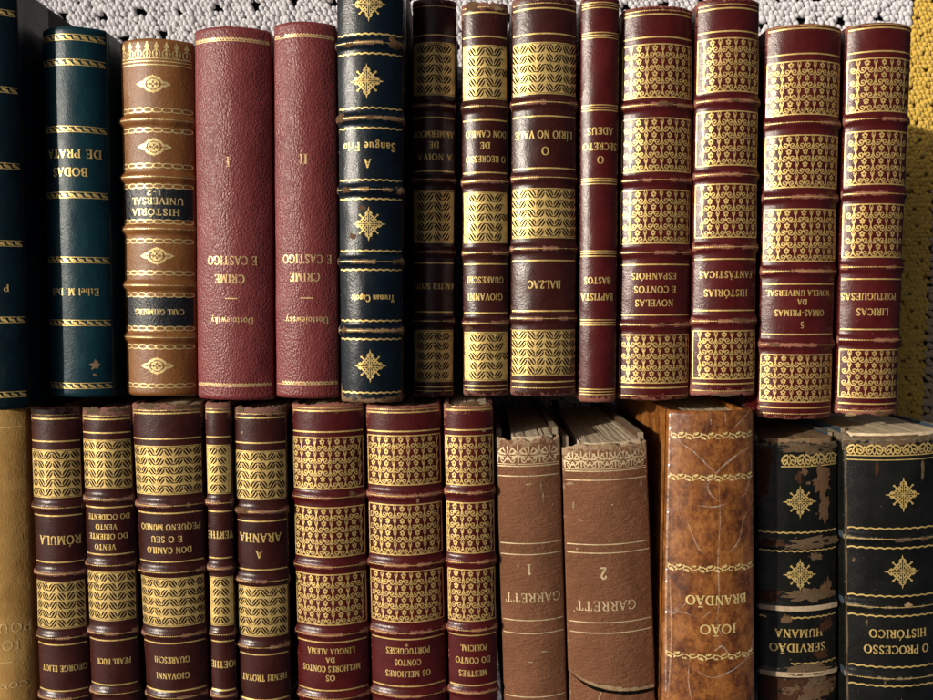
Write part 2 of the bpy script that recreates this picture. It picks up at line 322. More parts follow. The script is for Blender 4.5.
FONT = {
 'A': (.76, _A), 'B': (.68, _st(.15) + [_l(.15, .97, .34, .97, .07), _l(.15, .53, .36, .53, .07), _l(.15, .03, .36, .03, .07), _arc(.33, .75, .22, .22, -90, 90), _arc(.36, .28, .26, .25, -90, 90)]),
 'C': (.80, _Cc), 'D': (.82, _st(.15) + [_l(.15, .97, .36, .97, .07), _l(.15, .03, .36, .03, .07), _arc(.36, .5, .37, .47, -90, 90)]),
 'E': (.68, _E), 'F': (.64, [g for g in _E[:-1] if not (g[0][0][1] == .03 and g[0][1][1] == .03 and g[0][1][0] > .5)]),
 'G': (.84, _Cc + [_l(.72, .05, .72, .4, T * .9), _s(.72, .43, .14)]), 'H': (.84, _st(.15) + _st(.69) + [_l(.15, .5, .69, .5, .07)]),
 'I': (.36, _I), 'J': (.42, [_l(.24, .15, .24, 1, T), _s(.24, 1, .16), _c([(.24, .2), (.2, .0), (.08, -.08), (.0, -.0)], .1)]),
 'K': (.78, _st(.15) + [_l(.17, .42, .62, 1, t_), _l(.32, .58, .68, 0, T), _s(.63, 1, .12), _s(.69, 0, .12)]),
 'L': (.64, _st(.15) + [_l(.15, .03, .58, .03, .07), _l(.58, .02, .58, .28, .07)]),
 'M': (.98, [_l(.14, 0, .16, 1, t_), _l(.16, 1, .48, .05, T), _l(.48, .05, .80, 1, t_), _l(.81, 1, .83, 0, T), _s(.14, 0, .13), _s(.83, 0, .15), _s(.12, 1, .1), _s(.86, 1, .1)]),
 'N': (.86, [_l(.15, 0, .15, 1, t_), _l(.14, 1, .70, 0, T), _l(.71, 0, .71, 1, t_), _s(.15, 0, .13), _s(.12, 1, .12), _s(.71, 1, .13)]),
 'O': (.88, _O), 'P': (.64, _st(.15) + [_l(.15, .97, .36, .97, .07), _l(.15, .46, .36, .46, .07), _arc(.35, .715, .24, .255, -90, 90)]),
 'Q': (.88, _O + [_c([(.5, .1), (.65, -.08), (.85, -.16)], .1)]),
 'R': (.74, _st(.15) + [_l(.15, .97, .36, .97, .07), _l(.15, .5, .36, .5, .07), _arc(.35, .735, .23, .235, -90, 90), _l(.36, .5, .66, .02, T * .95), _s(.67, 0, .1)]),
 'S': (.60, _Ss), 'T': (.74, _st(.37, top=False) + [_l(.05, .97, .69, .97, .08), _l(.06, .74, .06, .98, .07), _l(.68, .74, .68, .98, .07)]),
 'U': (.82, [_l(.15, .3, .15, 1, T), _arc(.41, .32, .26, .29, 180, 360), _l(.67, .3, .67, 1, t_), _s(.15, 1, .15), _s(.67, 1, .12)]),
 'V': (.76, [_l(.08, 1, .39, 0, T), _l(.38, 0, .69, 1, t_), _s(.08, 1, .14), _s(.69, 1, .12)]),
 'W': (1.06, [_l(.08, 1, .32, 0, T), _l(.32, 0, .54, .95, t_), _l(.52, 1, .76, 0, T), _l(.76, 0, .98, 1, t_), _s(.08, 1, .13), _s(.98, 1, .12)]),
 'X': (.76, [_l(.08, 1, .68, 0, T), _l(.08, 0, .68, 1, t_), _s(.08, 1, .12), _s(.68, 0, .12), _s(.08, 0, .12), _s(.68, 1, .12)]),
 'Y': (.74, [_l(.07, 1, .37, .48, T), _l(.37, .48, .67, 1, t_), _l(.37, 0, .37, .5, T), _s(.37, 0), _s(.07, 1, .12), _s(.67, 1, .12)]),
 'Z': (.66, [_l(.08, .97, .58, .97, .08), _l(.56, .97, .09, .03, T), _l(.08, .03, .6, .03, .08), _l(.08, .75, .08, .98, .07), _l(.6, .02, .6, .26, .07)]),
 '1': (.46, [_l(.25, 0, .25, 1, T), _s(.25, 0, .17), _l(.25, .98, .1, .84, .1)]),
 '2': (.60, [_c([(.1, .72), (.14, .9), (.29, .98), (.44, .9), (.46, .72), (.36, .5), (.2, .28), (.08, .06)], .13), _l(.08, .06, .54, .06, .13)]),
 '5': (.58, [_l(.16, .95, .5, .95, .12), _l(.16, .95, .13, .56, .08), _c([(.13, .56), (.3, .62), (.46, .48), (.47, .25), (.34, .06), (.1, .05)], .13)]),
 '-': (.44, [_l(.08, .36, .36, .36, .1)]), '.': (.26, [_l(.08, .07, .2, .07, .14)]), ' ': (.34, []), '/': (.5, [_l(.08, 0, .42, .9, .09)]),
 'a': (.52, [_arc(.22, .19, .16, .17, 0, 360, .12), _l(.40, 0, .40, .42, .14), _arc(.25, .42, .15, .18, 0, 160, .1), _l(.38, .03, .5, .03, .06)]),
 'b': (.56, [_l(.13, 0, .13, 1, .14), _arc(.29, .31, .18, .29, -120, 120, .13)]),
 'd': (.58, [_l(.43, 0, .43, 1, .14), _arc(.26, .31, .18, .29, 60, 300, .13)]),
 'c': (.48, [_arc(.27, .31, .2, .29, 45, 315, .13)]),
 'e': (.52, [_arc(.27, .31, .2, .29, 0, 310, .13), _l(.09, .34, .46, .34, .07)]),
 'g': (.54, [_arc(.25, .40, .17, .2, 0, 360, .12), _c([(.18, .2), (.12, .1), (.4, .02), (.42, -.14), (.22, -.24), (.06, -.14), (.14, -.0)], .09), _l(.38, .55, .52, .6, .08)]),
 'h': (.60, [_l(.14, 0, .14, 1, .14), _arc(.30, .40, .16, .2, 0, 180, .12), _l(.46, 0, .46, .4, .14), _s(.14, 0, .12), _s(.46, 0, .12), _s(.11, 1, .08)]),
 'i': (.30, [_l(.14, 0, .14, .6, .14), _s(.14, 0, .12), _s(.1, .6, .08), _l(.08, .82, .21, .82, .14)]),
 'k': (.58, [_l(.14, 0, .14, 1, .14), _l(.14, .26, .46, .6, .08), _l(.24, .36, .5, 0, .14), _s(.14, 0, .12), _s(.11, 1, .08)]),
 'l': (.30, [_l(.14, 0, .14, 1, .14), _s(.14, 0, .12), _s(.1, 1, .09)]),
 'm': (.88, [_l(.14, 0, .14, .6, .14), _arc(.28, .40, .14, .19, 0, 180, .12), _l(.42, 0, .42, .4, .14), _arc(.57, .40, .15, .19, 0, 180, .12), _l(.72, 0, .72, .4, .14), _s(.14, 0, .11), _s(.42, 0, .11), _s(.72, 0, .11), _s(.1, .6, .08)]),
 'n': (.60, [_l(.14, 0, .14, .6, .14), _arc(.30, .40, .16, .19, 0, 180, .12), _l(.46, 0, .46, .4, .14), _s(.14, 0, .12), _s(.46, 0, .12), _s(.1, .6, .08)]),
 'o': (.56, [_arc(.28, .31, .21, .29, 0, 360, .14)]),
 'p': (.58, [_l(.14, -.3, .14, .6, .14), _arc(.30, .31, .18, .28, -130, 130, .13), _s(.14, -.3, .12), _s(.1, .6, .08)]),
 'r': (.44, [_l(.14, 0, .14, .6, .14), _arc(.29, .40, .15, .19, 40, 180, .12), _s(.14, 0, .12), _s(.1, .6, .08)]),
 's': (.42, [_c([(.34, .48), (.22, .6), (.09, .5), (.13, .36), (.28, .27), (.34, .14), (.22, .02), (.07, .12)], .1)]),
 't': (.38, [_c([(.16, .8), (.16, .2), (.2, .04), (.34, .06)], .13), _l(.03, .57, .34, .57, .08)]),
 'u': (.60, [_l(.14, .2, .14, .6, .14), _arc(.30, .21, .16, .19, 180, 360, .12), _l(.46, 0, .46, .6, .14), _s(.1, .6, .08), _s(.42, .6, .08), _s(.5, 0, .08)]),
 'w': (.78, [_l(.06, .6, .24, 0, .13), _l(.24, 0, .38, .58, .07), _l(.38, .58, .54, 0, .13), _l(.54, 0, .72, .6, .07), _s(.06, .6, .1), _s(.72, .6, .1)]),
 'y': (.54, [_l(.06, .6, .28, 0, .13), _c([(.48, .6), (.28, 0), (.18, -.24), (.05, -.24)], .08), _s(.06, .6, .1), _s(.48, .6, .1)]),
}
FONT['Ó'] = (.88, _O + _acute(.46)); FONT['Ã'] = (.76, _A + _tilde(.38)); FONT['Á'] = (.76, _A + _acute(.4)); FONT['Í'] = (.36, _I + _acute(.2)); FONT['É'] = (.68, _E + _acute(.36))

# ------------------------------------------------------------------ a book
BOOKS = []
class Book:
    """corners of the spine in the photograph: left and right at y = ya, left and right at y = yb; yh / yt are the two ends of the spine"""
    def __init__(s, name, label, skin, ya, xla, xra, yb, xlb, xrb, yh, yt, z, row, phi=.68, cover='cl_maroon', wrap=.018, ext=0.0, bth=.0024, headwear=.0045,
                 bands=(), bh=.0013, fray=(0.0004, 0.0004), wear=(.6, .6), bandwear=.75, length=None, square=.003, block=(0, 0, 0), blockz=None, blockmat='paper',
                 ragged=False, split=None, category='book', paper_top=None, cap=True):
        s.skin = skin; s.z = z
        cx = lambda y: (xla + xra) / 2 + ((xlb + xrb) / 2 - (xla + xra) / 2) * (y - ya) / (yb - ya)
        zed = z - math.tan(phi / 2) * (xra - xla) / 2 * (CAMZ - z) / F - .0004
        p0 = at(cx(ya), ya, z); p1 = at(cx(yb), yb, z)
        p0[0] = at(cx(ya), ya, zed)[0]; p1[0] = at(cx(yb), yb, zed)[0]
        ax = p0 - p1; ax /= np.linalg.norm(ax); s.ax = ax; s.p0 = p0
        s.cx = cx; s.pv = lambda y: float(np.dot(at(cx(y), y, z) - p0, ax))
        vh = s.pv(yh); vt = s.pv(yt) if length is None else vh - length
        s.mid = (vh + vt) / 2; s.L = vh - vt
        ctr = p0 + ax * s.mid
        nrm = np.array((ax[1], -ax[0]))
        wa = float(np.dot(at(xra, ya, zed) - at(xla, ya, zed), nrm)); wb = float(np.dot(at(xrb, yb, zed) - at(xlb, yb, zed), nrm))
        va, vb = s.pv(ya) - s.mid, s.pv(yb) - s.mid
        s.tap = (wa - wb) / (va - vb); s.w0 = wa - s.tap * va           # full width at v: w0 + tap v
        s.fil = .0014
        s.W = s.w0 / 2 - s.fil * .55; s.phi = phi; s.R = s.W / math.sin(phi); s.tapr = s.tap / s.w0
        s.ext, s.bth, s.headwear = ext, bth, headwear; s.bands = [s.v(b) for b in bands]; s.bh = bh; s.seed = len(BOOKS) * 5.3 + 1; s.split = split; s.cap = cap
        s.root = bpy.data.objects.new(name, None); C.objects.link(s.root); s.root.empty_display_size = .03
        s.root.location = (ctr[0], ctr[1], 0); s.root.rotation_euler = (0, 0, math.atan2(-ax[0], ax[1]))
        s.root['label'] = label; s.root['category'] = category; s.root['group'] = row
        s.nrm = nrm; s.ctr = ctr
        s.zs = z - s.R * (1 - math.cos(phi)) - s.fil * .6               # shoulder height
        s.mpp = (CAMZ - z) / F / math.cos(TH)
        s.vpx = abs(s.pv(yh) - s.pv(yh + 10)) / 10
        s.build_spine(fray, wear, bandwear, wrap)
        s.build_boards(cover, ragged)
        s.build_block(square, block, blockz, M[blockmat])
        s.inks = []
        BOOKS.append(s)
    def v(s, py): return s.pv(py) - s.mid
    def hh(s, q, v):
        h = 0
        for b in s.bands: h = h + s.bh * (.85 + .35 * fnoise(q / .009 + b * 400 + 50, s.seed + q * 0)) * np.exp(-np.abs((v - b - .0006 * (fnoise(q / .010 + b * 700 + 60, s.seed + 7 + q * 0) - .5)) / .0022) ** 3)
        h = h + .0005 * (fnoise(q / .011 + s.seed, v / .02 + s.seed * 2) - .5)
        if s.cap:
            d = s.L / 2 - np.abs(v); h = h - .0016 * np.clip(1 - d / .0022, 0, 1) ** 2
        if s.split is not None: h = h + s.split(s, q, v)
        return h
    def S(s, q, v, h=0.0):
        """point of the spine's surface: q metres of arc from its middle line, v metres along it, h above it"""
        q = np.asarray(q, float); v = np.asarray(v, float)
        r = s.R + h + s.hh(q, v); a = q / s.R
        return np.stack([r * np.sin(a) * (1 + s.tapr * v), v, s.z - s.R + r * np.cos(a)], -1)
    def build_spine(s, fray, wear, bandwear, wrap):
        nu, nv = 56, int(s.L / .0008)
        qm = s.R * s.phi; us = np.linspace(-1, 1, nu) ; q = us * qm
        vv = []; ww = []
        fr_t = fray[0] * fnoise(us * 5 + s.seed, us * 0 + 3.3) * 2 + fray[0] * .55 * (fnoise(us * 11 + s.seed, us * 0 + 1) - .5)
        fr_b = fray[1] * fnoise(us * 5 + s.seed, us * 0 + 8.3) * 2 + fray[1] * .55 * (fnoise(us * 11 + s.seed, us * 0 + 6) - .5)
        # columns: left side down, fillet, arc, fillet, right side down
        side_n = 5
        def column(fn_q, ft, fb):
            r = np.linspace(0, 1, nv); return (-s.L / 2 + fb) + (s.L - ft - fb) * r
        cols = []; wc = []
        def wearf(qq, v, edge):
            d_t = s.L / 2 - v; d_b = v + s.L / 2
            w = wear[0] * np.exp(-d_t / s.headwear) + wear[1] * np.exp(-d_b / .0045)
            for b in s.bands: w = w + bandwear * np.exp(-((v - b) / .0014) ** 2) * (vnoise(qq / .006 + s.seed, v * 0 + b * 300) > .45)
            return np.clip(w + edge, 0, 1)
        fa = np.linspace(s.phi, PI / 2, 4)[1:]
        for i in range(nu):
            v = column(q[i], fr_t[i], fr_b[i]); p = s.S(np.full(nv, q[i]), v)
            cols.append(p); wc.append(wearf(np.full(nv, q[i]), v, .30 * abs(us[i]) ** 10))
        def sidecols(sg, ft, fb):
            out = []
            v = column(0, ft, fb); base = s.S(np.full(nv, sg * qm), v)
            c = base.copy(); hb = s.hh(np.full(nv, sg * qm), v)
            cx_, cz_ = base[:, 0] - sg * s.fil * math.sin(s.phi), base[:, 2] - s.fil * math.cos(s.phi)
            for a in fa: out.append((np.stack([cx_ + sg * s.fil * math.sin(a), v, cz_ + s.fil * math.cos(a)], 1), .35))
            x_end = cx_ + sg * s.fil - sg * np.clip(hb, 0, 1) ; z_end = cz_
            for k, (dz, dx) in enumerate(((.003, .0004), (.006, .0002), (wrap, 0.0))):
                out.append((np.stack([x_end - sg * dx, v, z_end * 0 + s.zs - dz], 1), .1))
            return out, v
        Ls, vl = sidecols(-1, fr_t[0], fr_b[0]); Rs, vr = sidecols(1, fr_t[-1], fr_b[-1])
        allc = [c for c, _ in reversed(Ls)] + cols + [c for c, _ in Rs]
        allw = [wearf(vl * 0, vl, e) for _, e in reversed(Ls)] + wc + [wearf(vr * 0, vr, e) for _, e in Rs]
        A = np.stack(allc, 0); Wr = np.stack(allw, 0)                    # ncol, nv, 3
        # turned-in ends so the leather shows a thickness
        cxz = np.array([0, 0, s.z - s.R])
        def turn(P, amt):
            d = P - cxz; d[:, 1] = 0
            m = np.maximum(np.linalg.norm(d, axis=1, keepdims=True), 1e-6); Q = P - d / m * amt; return Q
        A = np.concatenate([turn(A[:, 0].copy(), .0022)[:, None], turn(A[:, 0].copy(), .0008)[:, None] - [0, .0003, 0], A, turn(A[:, -1].copy(), .0008)[:, None] + [0, .0003, 0], turn(A[:, -1].copy(), .0022)[:, None]], 1)
        Wr = np.concatenate([Wr[:, :1], Wr[:, :1], Wr, Wr[:, -1:], Wr[:, -1:]], 1)
        nc, nr = A.shape[:2]
        idx = np.arange(nc * nr).reshape(nc, nr)
        f = np.stack([idx[:-1, :-1], idx[1:, :-1], idx[1:, 1:], idx[:-1, 1:]], -1).reshape(-1, 4)
        s.spine = mesh_np('spine', A.reshape(-1, 3), f.tolist(), [M[s.skin]], parent=s.root, wear=Wr.reshape(-1))
    def half(s, v): return (s.w0 + s.tap * v) / 2
    def build_boards(s, cover, ragged):
        th = s.bth
        for sg, nm in ((-1, 'front_cover'), (1, 'back_cover')):
            n = 40; e = s.L / 2 - .0008
            ys = np.linspace(-e, e + s.ext, n + 1); V = []; Fc = []
            top = s.zs - .0022
            zs = [0.0006, .03, .07, top - .02, top - .006, top]
            for k, z in enumerate(zs):
                for i, y in enumerate(ys):
                    yy = y
                    if abs(i - n / 2) == n / 2:
                        j = (fnoise(z * 300 + s.seed, sg * 3.0 + 5 + i) - .5) * (.0030 if ragged else .0012); yy = y - math.copysign(abs(j), y)
                    zz = z + ((fnoise(y * 130 + s.seed, sg * 2. + 9) - .5) * .0012 if k == len(zs) - 1 else 0)
                    if ragged and k == len(zs) - 1 and i > n - 2: zz -= .0015
                    x1 = sg * (s.half(y) - .0007); x0 = sg * (s.half(y) - .0007 - th)
                    V.append((x1, yy, zz)); V.append((x0, yy, zz))
            def ix(k, i, a): return (k * (n + 1) + i) * 2 + a
            fm = []
            for k in range(len(zs) - 1):
                for i in range(n):
                    Fc.append((ix(k, i, 0), ix(k, i + 1, 0), ix(k + 1, i + 1, 0), ix(k + 1, i, 0))); fm.append(0)
                    Fc.append((ix(k, i, 1), ix(k + 1, i, 1), ix(k + 1, i + 1, 1), ix(k, i + 1, 1))); fm.append(0)
                Fc.append((ix(k, 0, 0), ix(k + 1, 0, 0), ix(k + 1, 0, 1), ix(k, 0, 1))); fm.append(1 if ragged else 0)
                Fc.append((ix(k, n, 0), ix(k, n, 1), ix(k + 1, n, 1), ix(k + 1, n, 0))); fm.append(1 if ragged else 0)
            for i in range(n):
                Fc.append((ix(0, i, 0), ix(0, i, 1), ix(0, i + 1, 1), ix(0, i + 1, 0))); fm.append(0)
                kk = len(zs) - 1
                Fc.append((ix(kk, i, 0), ix(kk, i + 1, 0), ix(kk, i + 1, 1), ix(kk, i, 1))); fm.append(1 if ragged else 0)
            mesh_np(nm, V, Fc, [M[cover], M['board']], fm, smooth=False, parent=s.root)
    def build_block(s, square, block, blockz, mat):
        """block = (inset left, inset right, slant) in metres"""
        nx = 26; e0, e1 = -s.L / 2 + .003, s.L / 2 - square
        w = s.w0 / 2 - .0038
        xs = np.linspace(-w + block[0], w - block[1], nx + 1)
        zr = (blockz if blockz is not None else s.z - .0035)
        V = []
        for x in xs:
            zt = zr - s.R + math.sqrt(max(s.R ** 2 - x * x, 0))
            for z in (.004, .05, zt - .012, zt):
                for y in (e0, e1): V.append((x + block[2] * (zt - z) / .13, y + (.0007 * (vnoise(x * 900 + s.seed, z * 40) - .5) if y > 0 else 0), z))
        K = 8; Fc = []
        for i in range(nx):
            a, b = i * K, (i + 1) * K
            for k in range(3):
                Fc.append((a + 2 * k, b + 2 * k, b + 2 * k + 2, a + 2 * k + 2)); Fc.append((a + 2 * k + 1, a + 2 * k + 3, b + 2 * k + 3, b + 2 * k + 1))
            Fc.append((a + 6, b + 6, b + 7, a + 7)); Fc.append((a, a + 1, b + 1, b))
        for a, fl in ((0, 1), (nx * K, -1)):
            for k in range(3):
                q = (a + 2 * k, a + 2 * k + 2, a + 2 * k + 3, a + 2 * k + 1); Fc.append(q if fl == 1 else q[::-1])
        mesh_np('page_block', V, Fc, [mat], smooth=False, parent=s.root)
    # ---- tooling -------------------------------------------------
    def ink(s, part):
        if part.endswith('lettering') or part == 'title_label' and False:
            for p, k in s.inks:
                if p == part: return k
        k = Ink(); s.inks.append((part, k)); return k
    def px(s, x, py):
        """arc position of a column of the photograph at a row of it"""
        dx = float(np.dot(at(x, py, s.z - .0015) - s.ctr - s.ax * s.v(py), s.nrm))
        return s.R * math.asin(max(-.99 * math.sin(s.phi), min(.99 * math.sin(s.phi), dx / s.R)))
    @property
    def qm(s): return s.R * s.phi * .985
    def rule(s, *ys, w=1.3, mat=0):
        for y in ys: s.ink('gilt_line').line(-s.qm, s.v(y), s.qm, s.v(y), w * s.mpp, mat)
    def bead(s, *ys):
        m = s.mpp
        for y in ys:
            k = s.ink('gilt_beading'); v = s.v(y); n = int(2 * s.qm / (2.0 * m))
            for i in range(n):
                if fnoise(i * .35 + s.seed, y * .7) > .30: k.disc(-s.qm + (i + .5) * 2 * s.qm / n, v, .82 * m, .62 * m, h=.00013, n=6)
            k.line(-s.qm, v, s.qm, v, .35 * m)
    def text(s, txt, py, cap, width=None, x=None, part='title_lettering', track=.10, bold=1.22, mat=0, h=.00012):
        k = s.ink(part); m = s.mpp
        adv = [FONT[c][0] for c in txt]; wt = sum(adv) + track * (len(txt) - 1)
        sx = cap * m
        if width: sx_h = width * m / wt
        else: sx_h = sx
        q0 = s.px(x, py) if x is not None else 0.0
        v0 = s.v(py); cur = -wt / 2
        for c in txt:
            for p, w in FONT[c][1]:
                P = np.array(p); X = (cur + P[:, 0]) * sx_h; Y = (P[:, 1] - .5) * sx
                keep = np.abs(q0 - X) < s.R * s.phi * 1.02
                if keep.sum() < len(X): 
                    if keep.sum() < 2: continue
                    X, Y, w = X[keep], Y[keep], np.asarray(w)[keep]
                k.ribbon(np.stack([q0 - X, v0 - Y], 1), np.asarray(w) * (sx * .5 + sx_h * .5) * bold, mat, h)
            cur += FONT[c][0] + track
    def leafpanel(s, y0, y1):
        k = s.ink('gilt_panel'); m = s.mpp; v0, v1 = s.v(y1), s.v(y0)
        k.rect(-s.qm, v0, s.qm, v1, 0)
        for v in (v0 + 1.1 * m, v1 - 1.1 * m): k.line(-s.qm, v, s.qm, v, .45 * m, 11, .00014)
        rows = 5; rp = (v1 - v0) / (rows + .25); cp = 8.7 * m
        nc = int(2 * s.qm / cp) + 1
        for r in range(rows):
            vc = v1 - rp * (r + .62); off = (vnoise(r * 1.7 + s.seed, 2.0) - .5) * 1.6 * m
            for c in range(-nc // 2, nc // 2 + 1):
                xc = (c + .5) * cp + off
                if abs(xc) > s.qm - 2.0 * m: continue
                sg = 1 if c % 2 else -1; ang = sg * .98
                ca, sa = math.cos(ang), math.sin(ang)
                for d, ln, wd, bow in ((-2.0, 3.5, 1.10, -.55), (0, 4.5, 1.30, 0), (2.0, 3.5, 1.10, .55)):
                    tt = np.linspace(-1, 1, 6); lx = ln * tt; ly = d + bow * (1 - tt ** 2) * 1.3
                    P = np.stack([xc + (lx * ca - ly * sa) * m, vc + (lx * sa + ly * ca) * m], 1)
                    k.ribbon(P, wd * m * (1.05 - .65 * tt ** 2) * 1.35, 11, .00015)
                # curled links between the leaves
                yb = -3.0 if sg < 0 else 2.9; x2 = xc + cp
                if abs(x2) < s.qm - 1 * m:
                    tt = np.linspace(0, 1, 8)
                    P = np.stack([xc + (2.2 + (8.7 - 4.4) * tt) * m, vc + (yb - np.sign(yb) * .2 + (1.1 * np.sign(yb)) * np.sin(tt * PI)) * m * .9], 1)
                    if vnoise(c * 1.3 + r * 3.1 + s.seed, 4.0) > .3: k.ribbon(P, .85 * m, 11, .00015)
    def floral(s, y0, y1, rows=4):
        k = s.ink('gilt_panel'); m = s.mpp; v0, v1 = s.v(y1), s.v(y0)
        for v in (v0, v1): k.line(-s.qm, v, s.qm, v, 1.25 * m)
        for q in (-s.qm, s.qm): k.line(q, v0, q, v1, 1.0 * m)
        rp = (v1 - v0) / (rows + .12); u = rp / 11.6; cp = 15.4 * m
        nc = int(2 * s.qm / cp / 2) + 2
        sc = crom([(7.7, .2), (7.9, -2.4), (7.3, -5.4), (5.9, -7.9), (3.7, -8.7), (1.7, -7.6), (1.4, -5.4), (2.8, -4.1), (4.5, -4.8), (4.6, -6.3), (3.5, -6.7)], 2)
        td = crom([(7.7, 4.2), (6.3, 1.2), (6.6, -.8), (7.7, -2.4), (8.8, -.8), (9.1, 1.2), (7.7, 4.2)], 2)
        ux = m * .99
        for r in range(rows):
            vc = v1 - rp * (r + .30)
            for c in range(-nc, nc + 1):
                xc = c * cp + cp * .02 * s.seed % cp - cp * .4
                ins = lambda X: np.all(np.abs(X) < s.qm - .3 * m)
                if abs(xc) < s.qm - 2 * m:
                    for j in range(5):
                        a = PI / 2 + j * 2 * PI / 5
                        k.disc(xc + 1.75 * ux * math.cos(a), vc + 1.75 * u * math.sin(a), 1.12 * ux, 1.12 * u, n=7)
                    k.line(xc, vc - 2.2 * u, xc, vc - 5.4 * u, .8 * ux)
                    k.disc(xc, vc - 5.3 * u, 1.5 * ux, 1.1 * u, n=7)
                    k.disc(xc, vc - 9.4 * u, .8 * ux, .8 * u, n=6)
                for g in (1, -1):
                    P = np.stack([xc + g * sc[:, 0] * ux, vc + sc[:, 1] * u], 1)
                    kp = np.abs(P[:, 0]) < s.qm - .3 * m
                    if kp.all(): k.ribbon(P, 1.02 * ux); k.disc(P[-1, 0], P[-1, 1], .95 * ux, .95 * u, n=6)
                    elif kp.sum() > 4:
                        run = np.where(kp)[0]
                        if np.all(np.diff(run) == 1): k.ribbon(P[run], 1.02 * ux)
                P = np.stack([xc + td[:, 0] * ux, vc + td[:, 1] * u], 1)
                if ins(P[:, 0]):
                    k.ribbon(P, .75 * ux); k.disc(xc + 7.7 * ux, vc + .2 * u, .6 * ux, 1.0 * u, n=6)
                    k.line(xc + 7.7 * ux, vc - 2.4 * u, xc + 7.7 * ux, vc - 7.0 * u, .7 * ux)
    def rope(s, *ys, size=5.4):
        m = s.mpp
        for y in ys:
            k = s.ink('gilt_rope_line'); v = s.v(y); n = int(2 * s.qm / (7.2 * m)); st = 2 * s.qm / n; hs = size / 2 * m
            k.line(-s.qm, v + hs, s.qm, v + hs, .75 * m); k.line(-s.qm, v - hs, s.qm, v - hs, .75 * m)
            for i in range(n):
                x = -s.qm + i * st
                P = crom([(x + .15 * st, v + hs * .9), (x + .32 * st, v + hs * .1), (x + .68 * st, v - hs * .25), (x + 1.02 * st, v - hs * .9)], 3)
                tt = np.linspace(0, 1, len(P)); k.ribbon(P, (1.0 + 2.6 * np.sin(tt * PI)) * m * .80, 0, .00012)
    def chain(s, *ys):
        m = s.mpp
        for y in ys:
            k = s.ink('gilt_chain_line'); v = s.v(y); n = int(2 * s.qm / (9.0 * m)); st = 2 * s.qm / n
            for i in range(n): k.ring(-s.qm + (i + .5) * st, v, st * .56, 2.1 * m, 1.05 * m, n=16)
    def wave(s, *ys, amp=.9, lam=7.0, w=1.5, x0=None, x1=None):
        m = s.mpp
        for y in ys:
            k = s.ink('gilt_wavy_line'); v = s.v(y); a = -s.qm if x0 is None else s.px(x0, y); b = s.qm if x1 is None else s.px(x1, y)
            n = max(8, int((b - a) / (.9 * m))); x = np.linspace(a, b, n)
            k.ribbon(np.stack([x, v + amp * m * (1.3 * np.abs(np.sin(x / (lam * m) * PI)) - .6)], 1), w * m)
    def star(s, x, y, r=17.0):
        k = s.ink('gilt_star'); m = s.mpp * r / 17.0; q = s.px(x, y); v = s.v(y)
        pt = lambda a, b: (q + a * m, v + b * m)
        for j in range(4):
            c, d = round(math.cos(j * PI / 2)), round(math.sin(j * PI / 2))
            R = lambda a, b: pt(a * c - b * d, a * d + b * c)
            k.poly([R(17.2, 0), R(13, .9), R(12.4, 2.6), R(10, 3.9), R(10, -3.9), R(12.4, -2.6), R(13, -.9)])
            k.disc(*R(11.6, 0), .9 * m, mat=1, h=.00016, n=6)
            for g in (1, -1):
                k.ribbon(np.array([R(*p) for p in crom([(10.5, 3.2 * g), (8.6, 2.2 * g), (7.6, 4.2 * g), (5.2, 5.2 * g), (4.2, 3.2 * g), (5.8, 2.0 * g), (6.6, 3.4 * g)], 3)]), 1.15 * m)
                k.line(*R(1.2, .8 * g), *R(9.0, .9 * g), .8 * m)
            k.line(*R(6.4, 6.4), *R(8.9, 8.9), 1.3 * m); k.disc(*R(8.9, 8.9), 1.15 * m, n=7)
            k.disc(*R(5.6, 5.6), 1.3 * m, n=8)
            k.line(*R(10, 1.0), *R(1.0, 10), 1.1 * m); k.line(*R(0, 0), *R(5.4, 5.4), .8 * m)
        k.disc(q, v, 1.3 * m, n=8)
    def cartouche(s, x, y):
        k = s.ink('gilt_ornament'); m = s.mpp; q = s.px(x, y); v = s.v(y)
        k.ring(q, v, 9.0 * m, 7.0 * m, 2.2 * m, n=22); k.ring(q, v, 5.2 * m, 4.0 * m, 1.7 * m, n=14)
        for g in (1, -1):
            k.poly([(q + g * 17 * m, v), (q + g * 12.6 * m, v + 2.6 * m), (q + g * 9.6 * m, v + 3.0 * m), (q + g * 9.6 * m, v - 3.0 * m), (q + g * 12.6 * m, v - 2.6 * m)])
            k.line(q + g * 4.6 * m, v, q + g * 12 * m, v, .9 * m, 1, .00016)
            k.poly([(q, v + g * 9.2 * m), (q - 1.9 * m, v + g * 6.4 * m), (q + 1.9 * m, v + g * 6.4 * m)])
            for e in (1, -1):
                k.ribbon(crom([(q + g * 8.6 * m, v + e * 1.8 * m), (q + g * 6.2 * m, v + e * 4.4 * m), (q + g * 3.2 * m, v + e * 5.2 * m)], 4), 1.5 * m)
                k.disc(q + g * 2.0 * m, v + e * 1.8 * m, 1.2 * m, n=7)
        k.disc(q, v, 1.0 * m, n=7)
